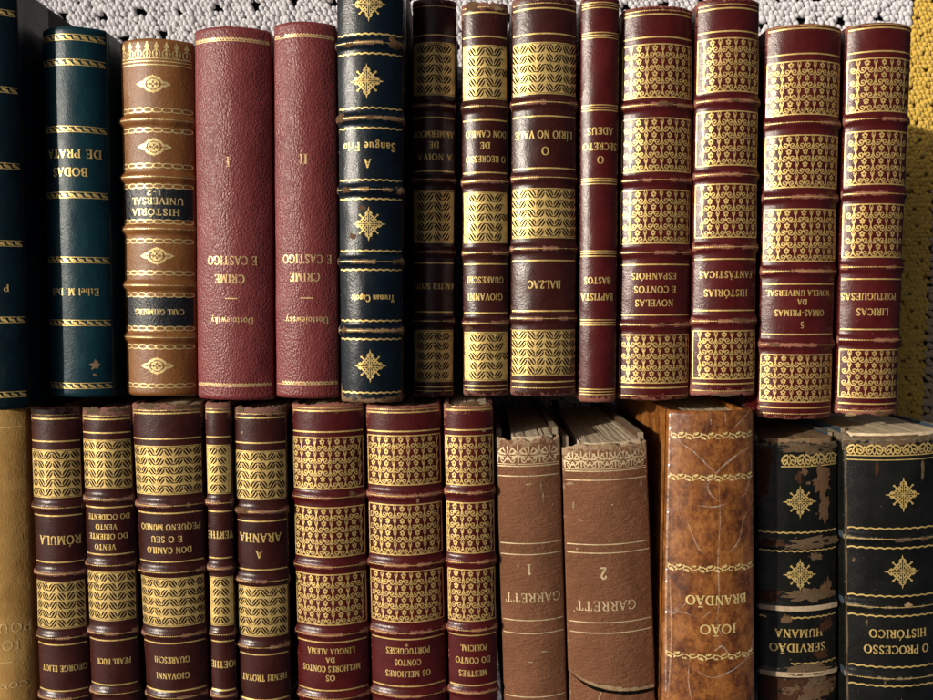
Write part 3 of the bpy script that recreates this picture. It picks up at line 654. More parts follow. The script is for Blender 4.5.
    def crest(s, y0, y1):
        k = s.ink('gilt_crest'); m = s.mpp; v0, v1 = s.v(y1), s.v(y0); hgt = v1 - v0
        n = int(2 * s.qm / (8.6 * m)); st = 2 * s.qm / n
        for i in range(n):
            x = -s.qm + (i + .5) * st
            k.ribbon(crom([(x, v0 + hgt * .55), (x - st * .36, v0 + hgt * .36), (x - st * .30, v0 + hgt * .10), (x, v0 + hgt * .02), (x + st * .30, v0 + hgt * .10), (x + st * .36, v0 + hgt * .36), (x, v0 + hgt * .55)], 3), .95 * m)
            k.poly([(x, v1), (x - st * .17, v0 + hgt * .78), (x - st * .30, v0 + hgt * .66), (x - st * .08, v0 + hgt * .56), (x + st * .08, v0 + hgt * .56), (x + st * .30, v0 + hgt * .66), (x + st * .17, v0 + hgt * .78)])
            k.line(x, v0 + hgt * .1, x, v0 + hgt * .6, 1.3 * m); k.disc(x, v0 + hgt * .26, 1.3 * m, 1.7 * m, n=7)
        k.line(-s.qm, v0 - .2 * m, s.qm, v0 - .2 * m, .8 * m)
    def anthem(s, y0, y1, cols=None):
        """strip of palmettes and stars"""
        k = s.ink('gilt_head_strip'); m = s.mpp; v0, v1 = s.v(y1), s.v(y0); vc = (v0 + v1) / 2; hg = (v1 - v0) / 2
        n = max(2, int(round(2 * s.qm / (19 * m)))); st = 2 * s.qm / n
        for i in range(n + 1):
            x = -s.qm + i * st
            for j in range(8):
                a = j * PI / 4 + .02
                P = np.array([(x + r * math.cos(a) * hg * .95, vc + r * math.sin(a) * hg * .95) for r in (.1, .45, .8, .95)])
                if np.all(np.abs(P[:, 0]) < s.qm): k.ribbon(P, np.array([.5, 1.7, 1.2, .3]) * m)
            if i == n: break
            x += st / 2
            for j in range(7):
                a = PI * (j + .0) / 6
                P = np.array([(x + r * math.cos(a) * hg * 1.0, vc - hg * .25 + r * math.sin(a) * hg * 1.0) for r in (.2, .6, .92, 1.0)])
                k.ribbon(P, np.array([.4, 1.1, 1.7, .4]) * m)
            for g in (1, -1):
                k.ribbon(crom([(x, vc - hg * .25), (x + g * st * .2, vc - hg * .85), (x + g * st * .34, vc - hg * .6), (x + g * st * .26, vc - hg * .3), (x + g * st * .2, vc - hg * .5)], 3), .95 * m)
            k.disc(x, vc - hg * .55, 1.2 * m, n=7)
        k.line(-s.qm, v0, s.qm, v0, .8 * m)
    def scrolls(s, y0, y1, x0=None, x1=None):
        k = s.ink('gilt_head_strip'); m = s.mpp; v0, v1 = s.v(y1), s.v(y0); vc = (v0 + v1) / 2; hg = (v1 - v0) / 2
        a = -s.qm if x0 is None else s.px(x0, y0); b = s.qm if x1 is None else s.px(x1, y0)
        n = max(2, int(round((b - a) / (17 * m)))); st = (b - a) / n
        for i in range(n):
            x = a + (i + .5) * st
            for g in (1, -1):
                P = crom([(x + g * st * .06, vc + hg), (x + g * st * .30, vc + hg * .75), (x + g * st * .44, vc - hg * .1), (x + g * st * .28, vc - hg * .75), (x + g * st * .12, vc - hg * .3), (x + g * st * .22, vc + hg * .15), (x + g * st * .30, vc - hg * .1)], 4)
                tt = np.linspace(0, 1, len(P)); k.ribbon(P, (1.9 - .9 * tt) * m)
                k.disc(P[-1, 0], P[-1, 1], 1.2 * m, n=7)
                k.ribbon(crom([(x, vc - hg * .95), (x + g * st * .1, vc - hg * .1), (x + g * st * .02, vc + hg * .9)], 4), 1.2 * m)
            k.disc(x + st / 2, vc + hg * .5, 1.3 * m, n=7); k.disc(x + st / 2, vc - hg * .9, 1.1 * m, n=7)
        k.line(a, v0 - .6 * m, b, v0 - .6 * m, 1.2 * m)
    def vine(s, *ys):
        m = s.mpp
        for y in ys:
            k = s.ink('gilt_vine_line'); v = s.v(y); n = int(round(2 * s.qm / (16 * m))); st = 2 * s.qm / n
            x = np.linspace(-s.qm, s.qm, 60); k.ribbon(np.stack([x, v + 1.7 * m * np.sin(x / st * 2 * PI)], 1), 1.0 * m)
            for i in range(2 * n):
                xx = -s.qm + (i + .5) * st / 2; sg = 1 if i % 2 else -1
                fade = 1.0 if vnoise(i * .9 + s.seed, y * .3) > .25 else .6
                k.disc(xx + .8 * m, v + sg * 2.3 * m, 2.4 * m * fade, 1.25 * m * fade, n=8, rot=.6 * sg); k.disc(xx - 2.4 * m, v - sg * 2.4 * m, 1.0 * m * fade, n=7)
                k.ribbon(crom([(xx - 3 * m, v), (xx - 1.4 * m, v + sg * 2.9 * m), (xx + .6 * m, v + sg * 1.5 * m)], 3), .9 * m)
    def gnaw(s, *ys):
        """narrow broken scallop line"""
        m = s.mpp
        for y in ys:
            k = s.ink('gilt_scallop_line'); v = s.v(y); n = int(2 * s.qm / (6 * m)); st = 2 * s.qm / n
            for i in range(n):
                x = -s.qm + i * st
                if vnoise(i * .8 + s.seed, y) < .16: continue
                k.ribbon(crom([(x, v - 1.4 * m), (x + .25 * st, v + 1.2 * m), (x + .55 * st, v - .4 * m), (x + .8 * st, v + 1.3 * m), (x + st, v - 1.4 * m)], 3), 1.25 * m)
            k.line(-s.qm, v - 1.6 * m, s.qm, v - 1.6 * m, .8 * m)
    def patch(s, x, y, rx, ry, mat, part='worn_patch', h=.00018, seed=0, rough=.5):
        k = s.ink(part); m = s.mpp
        q = s.px(x, y); qx = min(rx * m, s.R * s.phi - abs(q) + rx * m * .2) if abs(q) + rx * m > s.R * s.phi else rx * m
        k.blob(q, s.v(y), qx, ry * m, mat, h, seed, rough)
    def finish(s):
        mats = [M['gold_' + s.skin] if 'gold_' + s.skin in M else M['blind'], M[s.skin], M['suede'], M['suede_dark'], M['fray'], M['cord'], M['label'], M['gap'], M['film'], M['greybrown'], M['blind'], M['mark']]
        for part, k in s.inks:
            if not k.v: continue
            a = np.array(k.v); lim = s.R * s.phi * 1.03
            a[:, 0] = np.clip(a[:, 0], -lim, lim); a[:, 1] = np.clip(a[:, 1], -s.L / 2 + .0004, s.L / 2 - .0004)
            P = s.S(a[:, 0], a[:, 1], np.array(k.h))
            used = sorted(set(k.m)); remap = {u: i for i, u in enumerate(used)}
            # every piece faces outward
            fs = []
            for f in k.f:
                x0, y0 = a[f[0]]; ar = 0
                for i in range(len(f)):
                    p, q = a[f[i]], a[f[(i + 1) % len(f)]]; ar += p[0] * q[1] - q[0] * p[1]
                fs.append(f if ar >= 0 else f[::-1])
            mesh_np(part, P, fs, [mats[u] for u in used], [remap[u] for u in k.m], parent=s.spine, wear=np.zeros(len(P)))

UP, LOW = 'books in the upper row', 'books in the lower row'
TL, AL = 'title_lettering', 'author_lettering'

# =================================================================== upper row
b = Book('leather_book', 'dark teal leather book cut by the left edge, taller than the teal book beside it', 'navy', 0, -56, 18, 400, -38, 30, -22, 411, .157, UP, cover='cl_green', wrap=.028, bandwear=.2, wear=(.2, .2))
b.rope(10, 88, 165, 243, 320, 395); b.text('P', 288, 7, x=6, part=AL, bold=1.2); b.text('Pearl', 288, 7, x=-14, part=AL, bold=1.2) if False else None
b = Book('leather_book', 'dark teal leather spine with gold rope lines, titled BODAS DE PRATA', 'teal', 30, 42, 107, 395, 50, 115, 25, 398, .141, UP, cover='cl_green', bandwear=.2, wear=(.2, .2), phi=.72)
b.rope(37, 62, 129, 195, 260, 323, 386)
b.text('BODAS', 172, 8.2, 36, x=70); b.text('DE PRATA', 153.5, 8.2, 55, x=73); b.text('Ethel M. Dell', 292, 7, 49, x=74, part=AL, bold=1.15)
b.patch(95, 366, 4, 3, 4, seed=2, h=.00008); b.patch(95, 362, 2, 2, 4, seed=5, h=.00009); b.patch(94, 375, 1.6, 1.4, 4, seed=9, h=.0001)

b = Book('leather_book', 'tan brown leather spine with gold cartouches and two black title labels', 'tanleather', 38, 120, 194, 395, 127, 197, 37, 397, .135, UP, bands=(120, 177, 229, 285.5, 337.5), bh=.0016, cover='cl_maroon', bandwear=.4)
for y0, y1 in ((188, 220), (297, 327)): b.ink('title_label').rect(-b.qm, b.v(y1), b.qm, b.v(y0), 6, .00006)
b.crest(41, 58); b.rule(61, 64.5, w=1.1); b.chain(110, 130, 165.5, 186, 221.6, 241, 273, 295, 328.6, 347, 386)
b.bead(120, 177, 229, 285.5, 337.5)
for x, y in ((154, 84), (155, 147), (158, 256), (158, 366)): b.cartouche(x, y)
b.text('HISTÓRIA', 212, 6.4, 48, x=155.5); b.text('UNIVERSAL', 201, 6.4, 52, x=157); b.text('1-2', 192.6, 5.0, 15, x=155); b.text('CARL GRIMBERG', 312, 5.6, 50, x=159, part=AL)

for nm, c, lab, yy in (('I', (26, 194, 271, 400, 198, 274), 'rosy red grained book with gold numeral I', (39, 385, 162, 260.5, 279, 298.5, 321, 229, 232)),
                       ('II', (21, 273.5, 336, 398, 276, 339.5), 'rosy red grained book with gold numeral II', (35, 383, 159, 259, 277, 298, 320.5, 304, 307))):
    ya, xa, xb, yb, xc, xd = c
    b = Book('grained_book', lab, 'rose', ya, xa, xb, yb, xc, xd, ya - 1, yb + 1, .138 if nm == 'I' else .139, UP, cover='rose', wear=(.1, .1), phi=.66)
    b.gnaw(yy[0], yy[1]); b.text(nm, yy[2], 9.5, x=yy[7], part='volume_lettering'); b.text('E CASTIGO', yy[3], 8.6, 50, x=yy[8], part=TL); b.text('CRIME', yy[4], 8.6, 30, x=yy[8] - 2)
    b.ink('gilt_dash').line(b.px(yy[8] - 6, yy[5]), b.v(yy[5]), b.px(yy[8] + 6, yy[5]), b.v(yy[5]), 1.2 * b.mpp)
    b.text('Dostoiewsky', yy[6], 7.2, 43, x=yy[8], part=AL, bold=1.1)

b = Book('leather_book', 'worn blue black leather spine with gold stars, cut by the top of the photo', 'ink', 0, 336.5, 404, 400, 341, 403, -43, 404, .148, UP, bands=(43, 118, 189.5, 261.5, 330.5, -33), bh=.0014, cover='cl_maroon', wear=(.9, .9), bandwear=.8, fray=(.0008, .0010))
b.wave(34, 53.5, 108, 128, 180, 199, 251, 270, 321, 339.5, 393, -24); b.bead(43, 118, 189.5, 261.5, 330.5)
for x, y in ((369, 4), (367, 81), (369, 224), (370.5, 366)): b.star(x, y)
b.text('Sangue Frio', 146.5, 8.4, 54, x=369); b.text('A', 163.5, 8.4, x=368); b.text('Truman Capote', 298.5, 7, 45, x=373, part=AL, bold=1.25)
for i, (x, y, rx, ry) in enumerate(((341, 117, 6, 4), (393, 42, 7, 5), (352, 236, 4, 3), (398, 190, 4, 3), (345, 330, 3, 4), (347, 190, 4, 3), (362, 208, 4, 3), (372, 118, 4, 2), (350, 44, 6, 2), (395, 262, 4, 2), (392, 400, 8, 3))):
    b.patch(x, y, rx, ry, 2 if i != 3 else 4, seed=i + 3)

def leafbook(label, skin, geo, z, y, title, author, bh=.0013, row=UP, wear=(.7, .6), fray=(.0006, .0005), bandwear=.75, length=None, scale=1.0, phi=.68):
    """y: dict of rows"""
    b = Book('leather_book', label, skin, *geo, z, row, bands=y['bands'], bh=bh, wear=wear, fray=fray, bandwear=bandwear, length=length, phi=phi)
    for a, c in y.get('leaf', ()): b.leafpanel(a, c)
    for a, c in y.get('floral', ()): b.floral(a, c)
    b.rule(*y['rules'], w=1.45); b.bead(*y['bands'], *y.get('beads', ()))
    for txt, py, cap, wd, x in title: b.text(txt, py, cap, wd, x)
    for txt, py, cap, wd, x in author: b.text(txt, py, cap, wd, x, part=AL)
    return b

b = leafbook('sunken dark maroon book shaded by the blue black starred spine', 'maroon', (0, 412, 457, 397, 413, 454, -3, 398), .120,
         dict(leaf=((42, 95), (190, 243), (330, 382)), bands=(105.5, 180, 252, 321), rules=(35, 117.5, 171, 263, 312, 387), beads=(6, 391)),
         (('A NOIVA', 157, 6.2, 34, 435), ('DE', 145, 6.2, None, 434), ('LAMMERMOOR', 134, 6.2, 46, 435)), (('WALTER SCOTT', 286, 6.2, 46, 434),))
b = leafbook('maroon gold leaf-panelled spine with a chipped head, right beside the sunken shaded book', 'maroon', (0, 461, 508, 397, 463, 509, -1, 397), .138,
         dict(leaf=((45, 99), (192, 243), (332, 381)), bands=(106.5, 181.5, 253, 323), rules=(12, 36.5, 120, 172.5, 264, 313, 386), beads=(7, 390)),
         (('O REGRESSO', 159, 6.2, 41, 486), ('DE', 145.5, 6.2, None, 485), ('DON CAMILO', 134, 6.2, 42, 486)), (('GIOVANNI', 297, 6.4, 36, 485), ('GUARESCHI', 280, 6.4, 38, 485)), wear=(1.3, .6), fray=(.0016, .0005))
b.patch(471, 5, 7, 4, 2, seed=3); b.patch(468, 328, 4, 2, 2, seed=6); b.patch(498, 8, 4, 2, 4, seed=8)
b = leafbook('maroon spine with three gold leaf panels, titled O LÍRIO NO VALE', 'maroon', (0, 511.5, 577, 396, 510, 576, -6, 397), .140,
         dict(leaf=((42, 94), (188, 238), (330, 376)), bands=(102.5, 177.5, 248.5, 318.5), rules=(8, 33.5, 116, 168, 260.5, 311, 382), beads=(3, 388)),
         (('O', 151, 8, None, 545), ('LÍRIO NO VALE', 134.5, 7.4, 60, 544)), (('BALZAC', 284.5, 7.6, 33, 544),))
b = Book('leather_book', 'narrow plain maroon spine with gold triple lines and no raised bands', 'oxblood', 0, 580.5, 620, 400, 578, 616, -5, 403, .139, UP, wear=(.5, .9), phi=.7)
for y in (5, 35, 107.5, 181, 253.5, 322.5, 392): b.rule(y - 2.6, y, y + 2.6, w=1.0)
b.text('O', 160, 7.2, x=600); b.text('SECRETO', 146.5, 7, 35, x=600); b.text('ADEUS', 131, 7, 26, x=600); b.text('BAPTISTA', 297, 6.6, 33, x=597, part=AL); b.text('BASTOS', 280.5, 6.6, 27, x=597, part=AL)

def fl(label, geo, z, fr, rules, bands, beads, title, row=UP, **k):
    return leafbook(label, 'oxblood', geo, z, dict(floral=fr, bands=bands, rules=rules, beads=beads), title, (), row=row, **k)
b = fl('oxblood spine with gold flower panels, titled NOVELAS E CONTOS ESPANHÓIS', (4, 621.5, 693, 400, 617, 689, 4, 401), .138,
   ((44, 97), (118, 171), (190, 243), (335, 383)), (14, 37, 264.5, 315, 388), (105, 180, 252.5, 325), (10, 396),
   (('NOVELAS', 303, 6.6, 38, 654), ('E CONTOS', 289.5, 6.6, 42, 655), ('ESPANHÓIS', 276, 6.6, 45, 654)))
b.patch(664, 104, 9, 2, 2, seed=4); b.patch(660, 325, 6, 1.6, 2, seed=9)
b = fl('oxblood spine with gold flower panels, titled HISTÓRIAS FANTÁSTICAS', (0, 696.5, 760, 397, 690, 755, -4, 398), .140,
   ((38, 91), (111, 165), (184, 237), (331, 379)), (8, 31, 259, 310.5, 384), (100.5, 174.5, 247, 321), (4, 391),
   (('HISTÓRIAS', 293, 6.8, 44, 726), ('FANTÁSTICAS', 274.5, 6.8, 55, 727)), wear=(.6, 1.1), fray=(.0004, .0014))
b.patch(737, 320, 9, 1.8, 2, seed=5); b.patch(733, 100, 5, 1.5, 2, seed=11); b.patch(725, 395, 14, 2, 2, seed=1)
b = fl('oxblood spine numbered 5, titled OBRAS-PRIMAS DA NOVELA UNIVERSAL', (22, 766, 842, 418, 757, 831, 22, 420), .139,
   ((61, 114), (135, 187), (209, 261), (355, 402)), (28, 53.5, 284, 334.5, 408), (122.5, 197, 271, 345), (25, 414),
   (('5', 325, 6.4, None, 801), ('OBRAS-PRIMAS', 313, 6.2, 50, 800), ('DA', 302, 5.6, None, 801), ('NOVELA UNIVERSAL', 293, 5.8, 66, 800)))
b.patch(775, 345, 6, 1.6, 2, seed=3)
b = fl('rightmost oxblood spine beside the yellow crochet, titled LIRICAS PORTUGUESAS', (21, 846, 912, 416, 835, 896.5, 21, 418), .138,
   ((58, 111), (131, 184), (204, 257), (350, 398)), (27.5, 51, 279, 329.5, 404), (119, 193.5, 267, 340), (24, 411),
   (('LIRICAS', 312, 7, 32, 872), ('PORTUGUESAS', 296.5, 6.8, 56, 870)), wear=(.6, 1.2), fray=(.0005, .0018))
b.patch(880, 414, 10, 2, 2, seed=4); b.patch(850, 415, 5, 2, 4, seed=6)

# =================================================================== lower row
LB = .205
b = Book('cloth_book', 'mustard cloth book with pressed lettering at the left edge', 'mustard', 412, -42, 28, 700, -24, 37, 409, 790, .136, LOW, cover='cl_tan', wear=(0, 0), length=.20)
b.text('POUCO', 629, 10, 54, x=4, mat=10, track=.2); b.text('JOSÉ', 646, 10, 36, x=3, mat=10, track=.2); b.ink('pressed_line').line(-b.qm, b.v(428), b.qm, b.v(428), .0009, 10); b.ink(TL).line(b.px(2, 663), b.v(663), b.px(14, 663), b.v(663), .0006, 10); b.text('CONTOS', 686, 6, 50, x=3, mat=10)

R1 = dict(leaf=((450, 498), (582, 629)), bands=(507.5, 573.5, 637.5, 698), rules=(419, 441.5, 516, 562.5, 645, 691), beads=(415,))
b = leafbook('maroon spine with gold leaf panels, right beside the mustard cloth book', 'maroon', (407, 30, 81, 700, 40, 91, 406, 770), .138, R1,
         (('RÓMULA', 540.5, 9, 42, 60),), (('GEORGE ELIOT', 668.5, 6.4, 46, 64),), row=LOW, length=LB)
b = leafbook('maroon spine with grey rubbed head, titled VENTO DO OCIDENTE', 'maroon', (407, 81.5, 132, 700, 91.5, 141, 406, 770), .139,
         dict(leaf=((440, 489), (572, 621)), bands=(499.5, 565, 633, 693), rules=(419.5, 433, 507.5, 554.5, 640.5, 685), beads=(416,)),
         (('DO OCIDENTE', 517, 5.6, 44, 108), ('VENTO', 527, 5.6, 22, 107), ('DO ORIENTE', 536.5, 5.6, 40, 108), ('VENTO', 547, 5.6, 22, 106)), (('PEARL BUCK', 661.5, 6, 35, 114),), row=LOW, length=LB, wear=(1.5, .6), fray=(.0014, .0005))
b.patch(93, 411, 10, 3, 9, seed=2); b.patch(118, 410, 9, 2, 9, seed=7)
b = leafbook('widest maroon leaf-panelled spine in the lower row, its title ending PEQUENO MUNDO', 'maroon', (402, 131.5, 203, 700, 147, 209, 402, 770), .140,
         dict(leaf=((446, 495), (578, 627)), bands=(505.5, 572, 635.5, 697), rules=(413.5, 439, 513.5, 562, 643.5, 691), beads=(410.5,)),
         (('PEQUENO MUNDO', 527.5, 6.4, 62, 169), ('E O SEU', 539.5, 6.4, 32, 167), ('DON CAMILO', 550.5, 6.4, 46, 169)), (('GUARESCHI', 660, 6.4, 38, 172), ('GIOVANNI', 676, 6.4, 36, 173)), row=LOW, length=LB, wear=(1.4, .6), fray=(.0018, .0005))
b.patch(150, 406, 12, 3, 9, seed=1); b.patch(185, 407, 14, 2.5, 2, seed=4)
b = leafbook('narrowest maroon leaf-panelled spine, squeezed between two wider ones in the lower row', 'maroon', (402, 204.5, 231.5, 700, 212, 237.5, 402, 770), .138,
         dict(leaf=((445, 494), (577, 626)), bands=(502.5, 568, 634, 695), rules=(412, 437, 511.5, 558, 641.5, 690), beads=(409,)),
         (('WERTHER', 535, 7.6, 34, 219),), (('GOETHE', 664.5, 7.4, 30, 225),), row=LOW, length=LB, wear=(1.4, .6), phi=.66)
b = leafbook('maroon spine with a brown rubbed raised band, titled A ARANHA', 'maroon', (406, 233, 287, 700, 239.5, 291, 405, 770), .138,
         dict(leaf=((451, 500), (587, 637)), bands=(511.5, 581, 647, 706), rules=(418, 443, 521.5, 570, 655, 700), beads=(414,)),
         (('ARANHA', 538, 9, 44, 260), ('A', 554.5, 8, None, 260)), (('HENRI TROYAT', 678, 6.8, 48, 264),), row=LOW, length=LB, wear=(1.4, .6), fray=(.0014, .0005))
b.patch(244, 511, 8, 3, 2, seed=2); b.patch(280, 409, 5, 4, 2, seed=5); b.patch(240, 410, 5, 2.5, 9, seed=3); b.patch(242, 433, 1.2, 1.2, 4, seed=3)
b = fl('oxblood flower-panelled spine, titled OS MELHORES CONTOS DA LÍNGUA ALEMÃ', (402, 291, 364, 700, 298, 370, 402, 770), .137,
   ((438, 489), (508, 557), (575, 625)), (411, 432, 642.5, 690.5), (497.5, 566.5, 634.5, 698), (408,),
   (('LÍNGUA ALEMÃ', 651.5, 6, 50, 331), ('DA', 660, 5.4, None, 331), ('MELHORES CONTOS', 669, 6.2, 62, 331), ('OS', 678, 6, None, 331)), row=LOW, length=LB, wear=(1.2, .6), fray=(.0014, .0005))
b.patch(352, 495, 4, 2, 2, seed=4)
b = fl('oxblood flower-panelled spine, titled OS MELHORES CONTOS PORTUGUESES', (405, 365.5, 441, 700, 372, 447, 405, 770), .138,
   ((436, 485), (505, 555), (572, 622)), (412.5, 431.5, 639.5, 686.5), (495.5, 565, 632.5, 695.5), (409.5,),
   (('PORTUGUESES', 651, 6.4, 46, 408), ('CONTOS', 662.5, 6.4, 27, 408), ('OS MELHORES', 674, 6.4, 47, 408)), row=LOW, length=LB, wear=(.8, .6))
b.patch(382, 416, 3, 2, 2, seed=5); b.patch(407, 645, 1.5, 1.5, 4, seed=1); b.patch(418, 501, 1.4, 2.2, 4, seed=2)
b = fl('oxblood flower-panelled spine with torn head, titled MESTRES DO CONTO POLICIAL', (402, 443, 493.5, 700, 449, 498, 401, 770), .139,
   ((436, 485), (503, 553), (570, 621)), (410, 430, 635.5, 685.5), (492.5, 562, 629.5, 692), (406.5,),
   (('POLICIAL', 648, 6.4, 28, 474), ('DO CONTO', 660.5, 6.4, 37, 473), ('MESTRES', 673.5, 6.4, 30, 473)), row=LOW, length=LB, wear=(1.5, .6), fray=(.0022, .0005))
b.patch(470, 403, 10, 3, 2, seed=3); b.patch(484, 431, 2, 1.5, 4, seed=8); b.patch(448, 406, 4, 3, 2, seed=5)

b = Book('old_book', 'slimmer worn brown cloth book with frayed head, numbered 1', 'dun', 437, 495, 560, 700, 504, 567, 435, 770, .137, LOW, cover='cl_brown', wear=(.85, .5), fray=(.0022, .001), length=.190,
         square=.0010, block=(.0050, .0004, .003), blockz=.1358, ragged=True, phi=.52, cap=False, ext=.0032, bth=.0030, headwear=.009)
b.anthem(443, 464); b.rule(466, 476, 543.5, 554.5, 620.5, 633.5, 697, w=1.1); b.text('1', 569.5, 11, x=529, part='volume_lettering'); b.text('GARRETT', 598, 9.5, 58, x=533, bold=.9)
for i, (x, y, rx, ry) in enumerate(((528, 484, 3.5, .8), (543, 497, .8, 6), (541, 488, .7, 5), (518, 566, .9, 1.5), (545, 652, 5, .7), (530, 662, 3, .8), (525, 444, 4, 3), (553, 506, .8, 2))): b.patch(x, y, rx, ry, 4, seed=i, h=.00012)

def cracked(s, q, v):
    vc = s.v(674) - (s.v(674) - s.v(692)) * (1 - np.exp(-(q - s.px(570, 680)) / .014)) * 1.12
    return -.0012 * np.clip((vc - v) / .0009, 0, 1) * np.clip((v - vc + .014) / .012, .35, 1)
b = Book('old_book', 'wider worn brown cloth book numbered 2, its spine split across near the foot', 'dun', 441, 562, 646.5, 700, 569, 656, 442, 770, .139, LOW, cover='cl_brown', wear=(.9, .5), fray=(.0020, .001), length=.190,
         square=.0006, block=(.0060, .0004, .003), blockz=.1370, ragged=True, phi=.46, split=cracked, cap=False, ext=.0034, bth=.0032, headwear=.009)
b.anthem(449, 469); b.rule(471, 480, 544.5, 553, 622.5, 633, w=1.1); b.text('2', 573, 12, x=603, part='volume_lettering'); b.text('GARRETT', 606, 10, 62, x=606, bold=.9)
k = b.ink('torn_edge'); qs = np.linspace(-b.qm, b.qm, 60)
vc = b.v(674) - (b.v(674) - b.v(692)) * (1 - np.exp(-(qs - b.px(570, 680)) / .014)) * 1.12
jj = np.array([fnoise(i * .55, 3.0) for i in range(60)])
ramp_ = np.clip((qs + b.qm) / .012, .15, 1)
k.ribbon(np.stack([qs, vc + .0007 + .0006 * jj], 1), (.0009 + .0022 * jj) * ramp_, 4, .00022)
k = b.ink('dark_split'); k.ribbon(np.stack([qs, vc - .0014 - .0003 * jj], 1), (.0010 + .0018 * (1 - jj)) * ramp_, 7, .0003)
k = b.ink('torn_edge'); k.ribbon(crom([(b.px(598, 690), b.v(690)), (b.px(601, 694), b.v(694)), (b.px(599, 699), b.v(699)), (b.px(601, 712), b.v(712))], 4), .0010, 4, .0003)
for i, (x, y, rx, ry) in enumerate(((569, 484, 4, 1.6), (573, 505, 1, 3), (612, 505, .8, 1.2), (648, 500, 1, 5), (643, 486, 1.2, 3), (580, 520, 3, .8), (575, 612, 1, 1.2), (577, 549, 1.2, 1), (600, 446, 14, 3), (570, 695, 2, 2))): b.patch(x, y, rx, ry, 4, seed=i + 12, h=.00012)

b = Book('leather_book', 'mottled brown calf book under crinkled clear film with pale creases', 'calf', 414, 668.5, 753.5, 700, 662, 755, 411, 775, .147, LOW, cover='calf', wear=(0, 0), length=.195, square=.004, phi=.5, blockmat='paper_cream', wrap=.004)
b.vine(436, 478, 569, 657); b.text('BRANDÃO', 600.5, 9.8, 64, x=717, bold=1.2); b.text('JOÃO', 629.5, 9.8, 38, x=718, bold=1.2)
CR = []
def crease(pts, w):
    CR.append((pts, w)); k = b.ink('film_crease'); w *= .85
    P = crom([(b.px(x, y), b.v(y)) for x, y in pts], 5); tt = np.linspace(0, 1, len(P)); k.ribbon(P, w * b.mpp * (.35 + .65 * np.sin(tt * PI)), 8, .0017)
for pts, w in (([(676, 440), (693, 452), (705, 464), (713, 472)], 2.0), ([(751, 448), (738, 454), (722, 465), (709, 478)], 2.2), ([(752, 455), (753, 470), (747, 492), (741, 498)], 1.3),
               ([(709, 478), (706, 486), (709, 494), (714, 498)], 1.6), ([(752, 508), (743, 520), (738, 540), (728, 552)], 1.5), ([(717, 482), (718, 520), (716, 560), (717, 600), (715, 622), (722, 640)], 1.2),
               ([(697, 505), (712, 506), (726, 503)], 1.6), ([(686, 520), (696, 545), (703, 552)], 1.3), ([(668, 420), (669, 480), (668, 540), (669, 600), (670, 695)], 2.6), ([(672, 580), (674, 640), (672, 700)], 1.4),
               ([(672, 617), (682, 612), (692, 615)], 1.6), ([(700, 618), (709, 610)], 1.6), ([(712, 650), (720, 645), (727, 655)], 2.6), ([(694, 668), (710, 676), (730, 670), (745, 660)], 1.2), ([(690, 658), (689, 680), (692, 700)], 1.2),
               ([(708, 412), (709, 424)], 1.3), ([(724, 412), (724, 423)], 1.3), ([(733, 428), (752, 412)], 1.3), ([(678, 612), (690, 600)], 1.1), ([(752, 640), (748, 655), (733, 668), (716, 675)], 1.2)): crease(pts, w)
nu, nv = 90, 300
Q, V = np.meshgrid(np.linspace(-b.R * b.phi, b.R * b.phi, nu), np.linspace(-b.L / 2 + .001, b.L / 2 - .001, nv), indexing='ij')
hgt = .0006 + .0010 * np.abs(fnoise(Q / .012 + 4, V / .022 + 9) - .5) * 2
for pts, w in CR:
    P = crom([(b.px(x, y), b.v(y)) for x, y in pts], 5)
    d2 = np.full(Q.shape, 1.0)
    for p in P: d2 = np.minimum(d2, (Q - p[0]) ** 2 + (V - p[1]) ** 2)
    hgt = hgt + .00030 * w * np.exp(-np.sqrt(d2) / .0011)
G = b.S(Q.ravel(), V.ravel(), hgt.ravel())
ix = np.arange(nu * nv).reshape(nu, nv)
mesh_np('clear_film_jacket', G, np.stack([ix[:-1, :-1], ix[1:, :-1], ix[1:, 1:], ix[:-1, 1:]], -1).reshape(-1, 4).tolist(), [M['clearfilm']], parent=b.root)

b = Book('leather_book', 'battered black leather book losing patches of its spine, titled SERVIDÃO HUMANA', 'black', 443, 755, 837, 700, 758, 836, 440, 775, .127, LOW, cover='cl_blue', bands=(545, 608, 674), bh=.0012, wear=(1.0, .6), fray=(.0020, .0005), length=.19, square=-.0006, ragged=True, ext=.0030, phi=.5, blockmat='paper_brown', blockz=.126)
b.scrolls(455, 466, x0=781); b.wave(533, 551.5); b.star(799, 502, 17); b.star(799, 575, 17)
b.wave(618, 664, x0=790); b.wave(618, x1=768); b.text('HUMANA', 633.5, 8.4, 49, x=799); b.text('SERVIDÃO', 648, 8.4, 58, x=798)
for i, (x, y, rx, ry, m_) in enumerate(((766, 470, 14, 32, 3), (821, 482, 10, 12, 2), (824, 505, 7, 16, 2), (806, 449, 34, 6, 9), (808, 543, 27, 5.5, 9), (772, 543, 12, 5, 3), (815, 558, 6, 4, 9), (808, 596, 31, 8.5, 9), (770, 597, 12, 7, 3),
                                      (808, 667, 24, 7, 9), (770, 686, 12, 10, 3), (808, 688, 24, 11, 9), (786, 620, 4, 4, 2), (828, 590, 6, 9, 2), (797, 478, 3, 5, 3), (803, 472, 3, 3, 2), (808, 708, 30, 9, 3), (800, 688, 44, 11, 3), (812, 692, 20, 5, 2), (822, 655, 9, 5, 3), (775, 705, 18, 12, 3), (826, 628, 7, 7, 3))):
    b.patch(x, y, rx, ry, m_, seed=i + 2, h=.00009 if m_ == 3 and i == 0 else (.00008 if i in (3, 4, 5) else .00014), rough=.6)
for y in (608, 674): b.ink('exposed_cord').line(-b.qm, b.v(y), b.qm, b.v(y), 5.2 * b.mpp, 5, .00035)

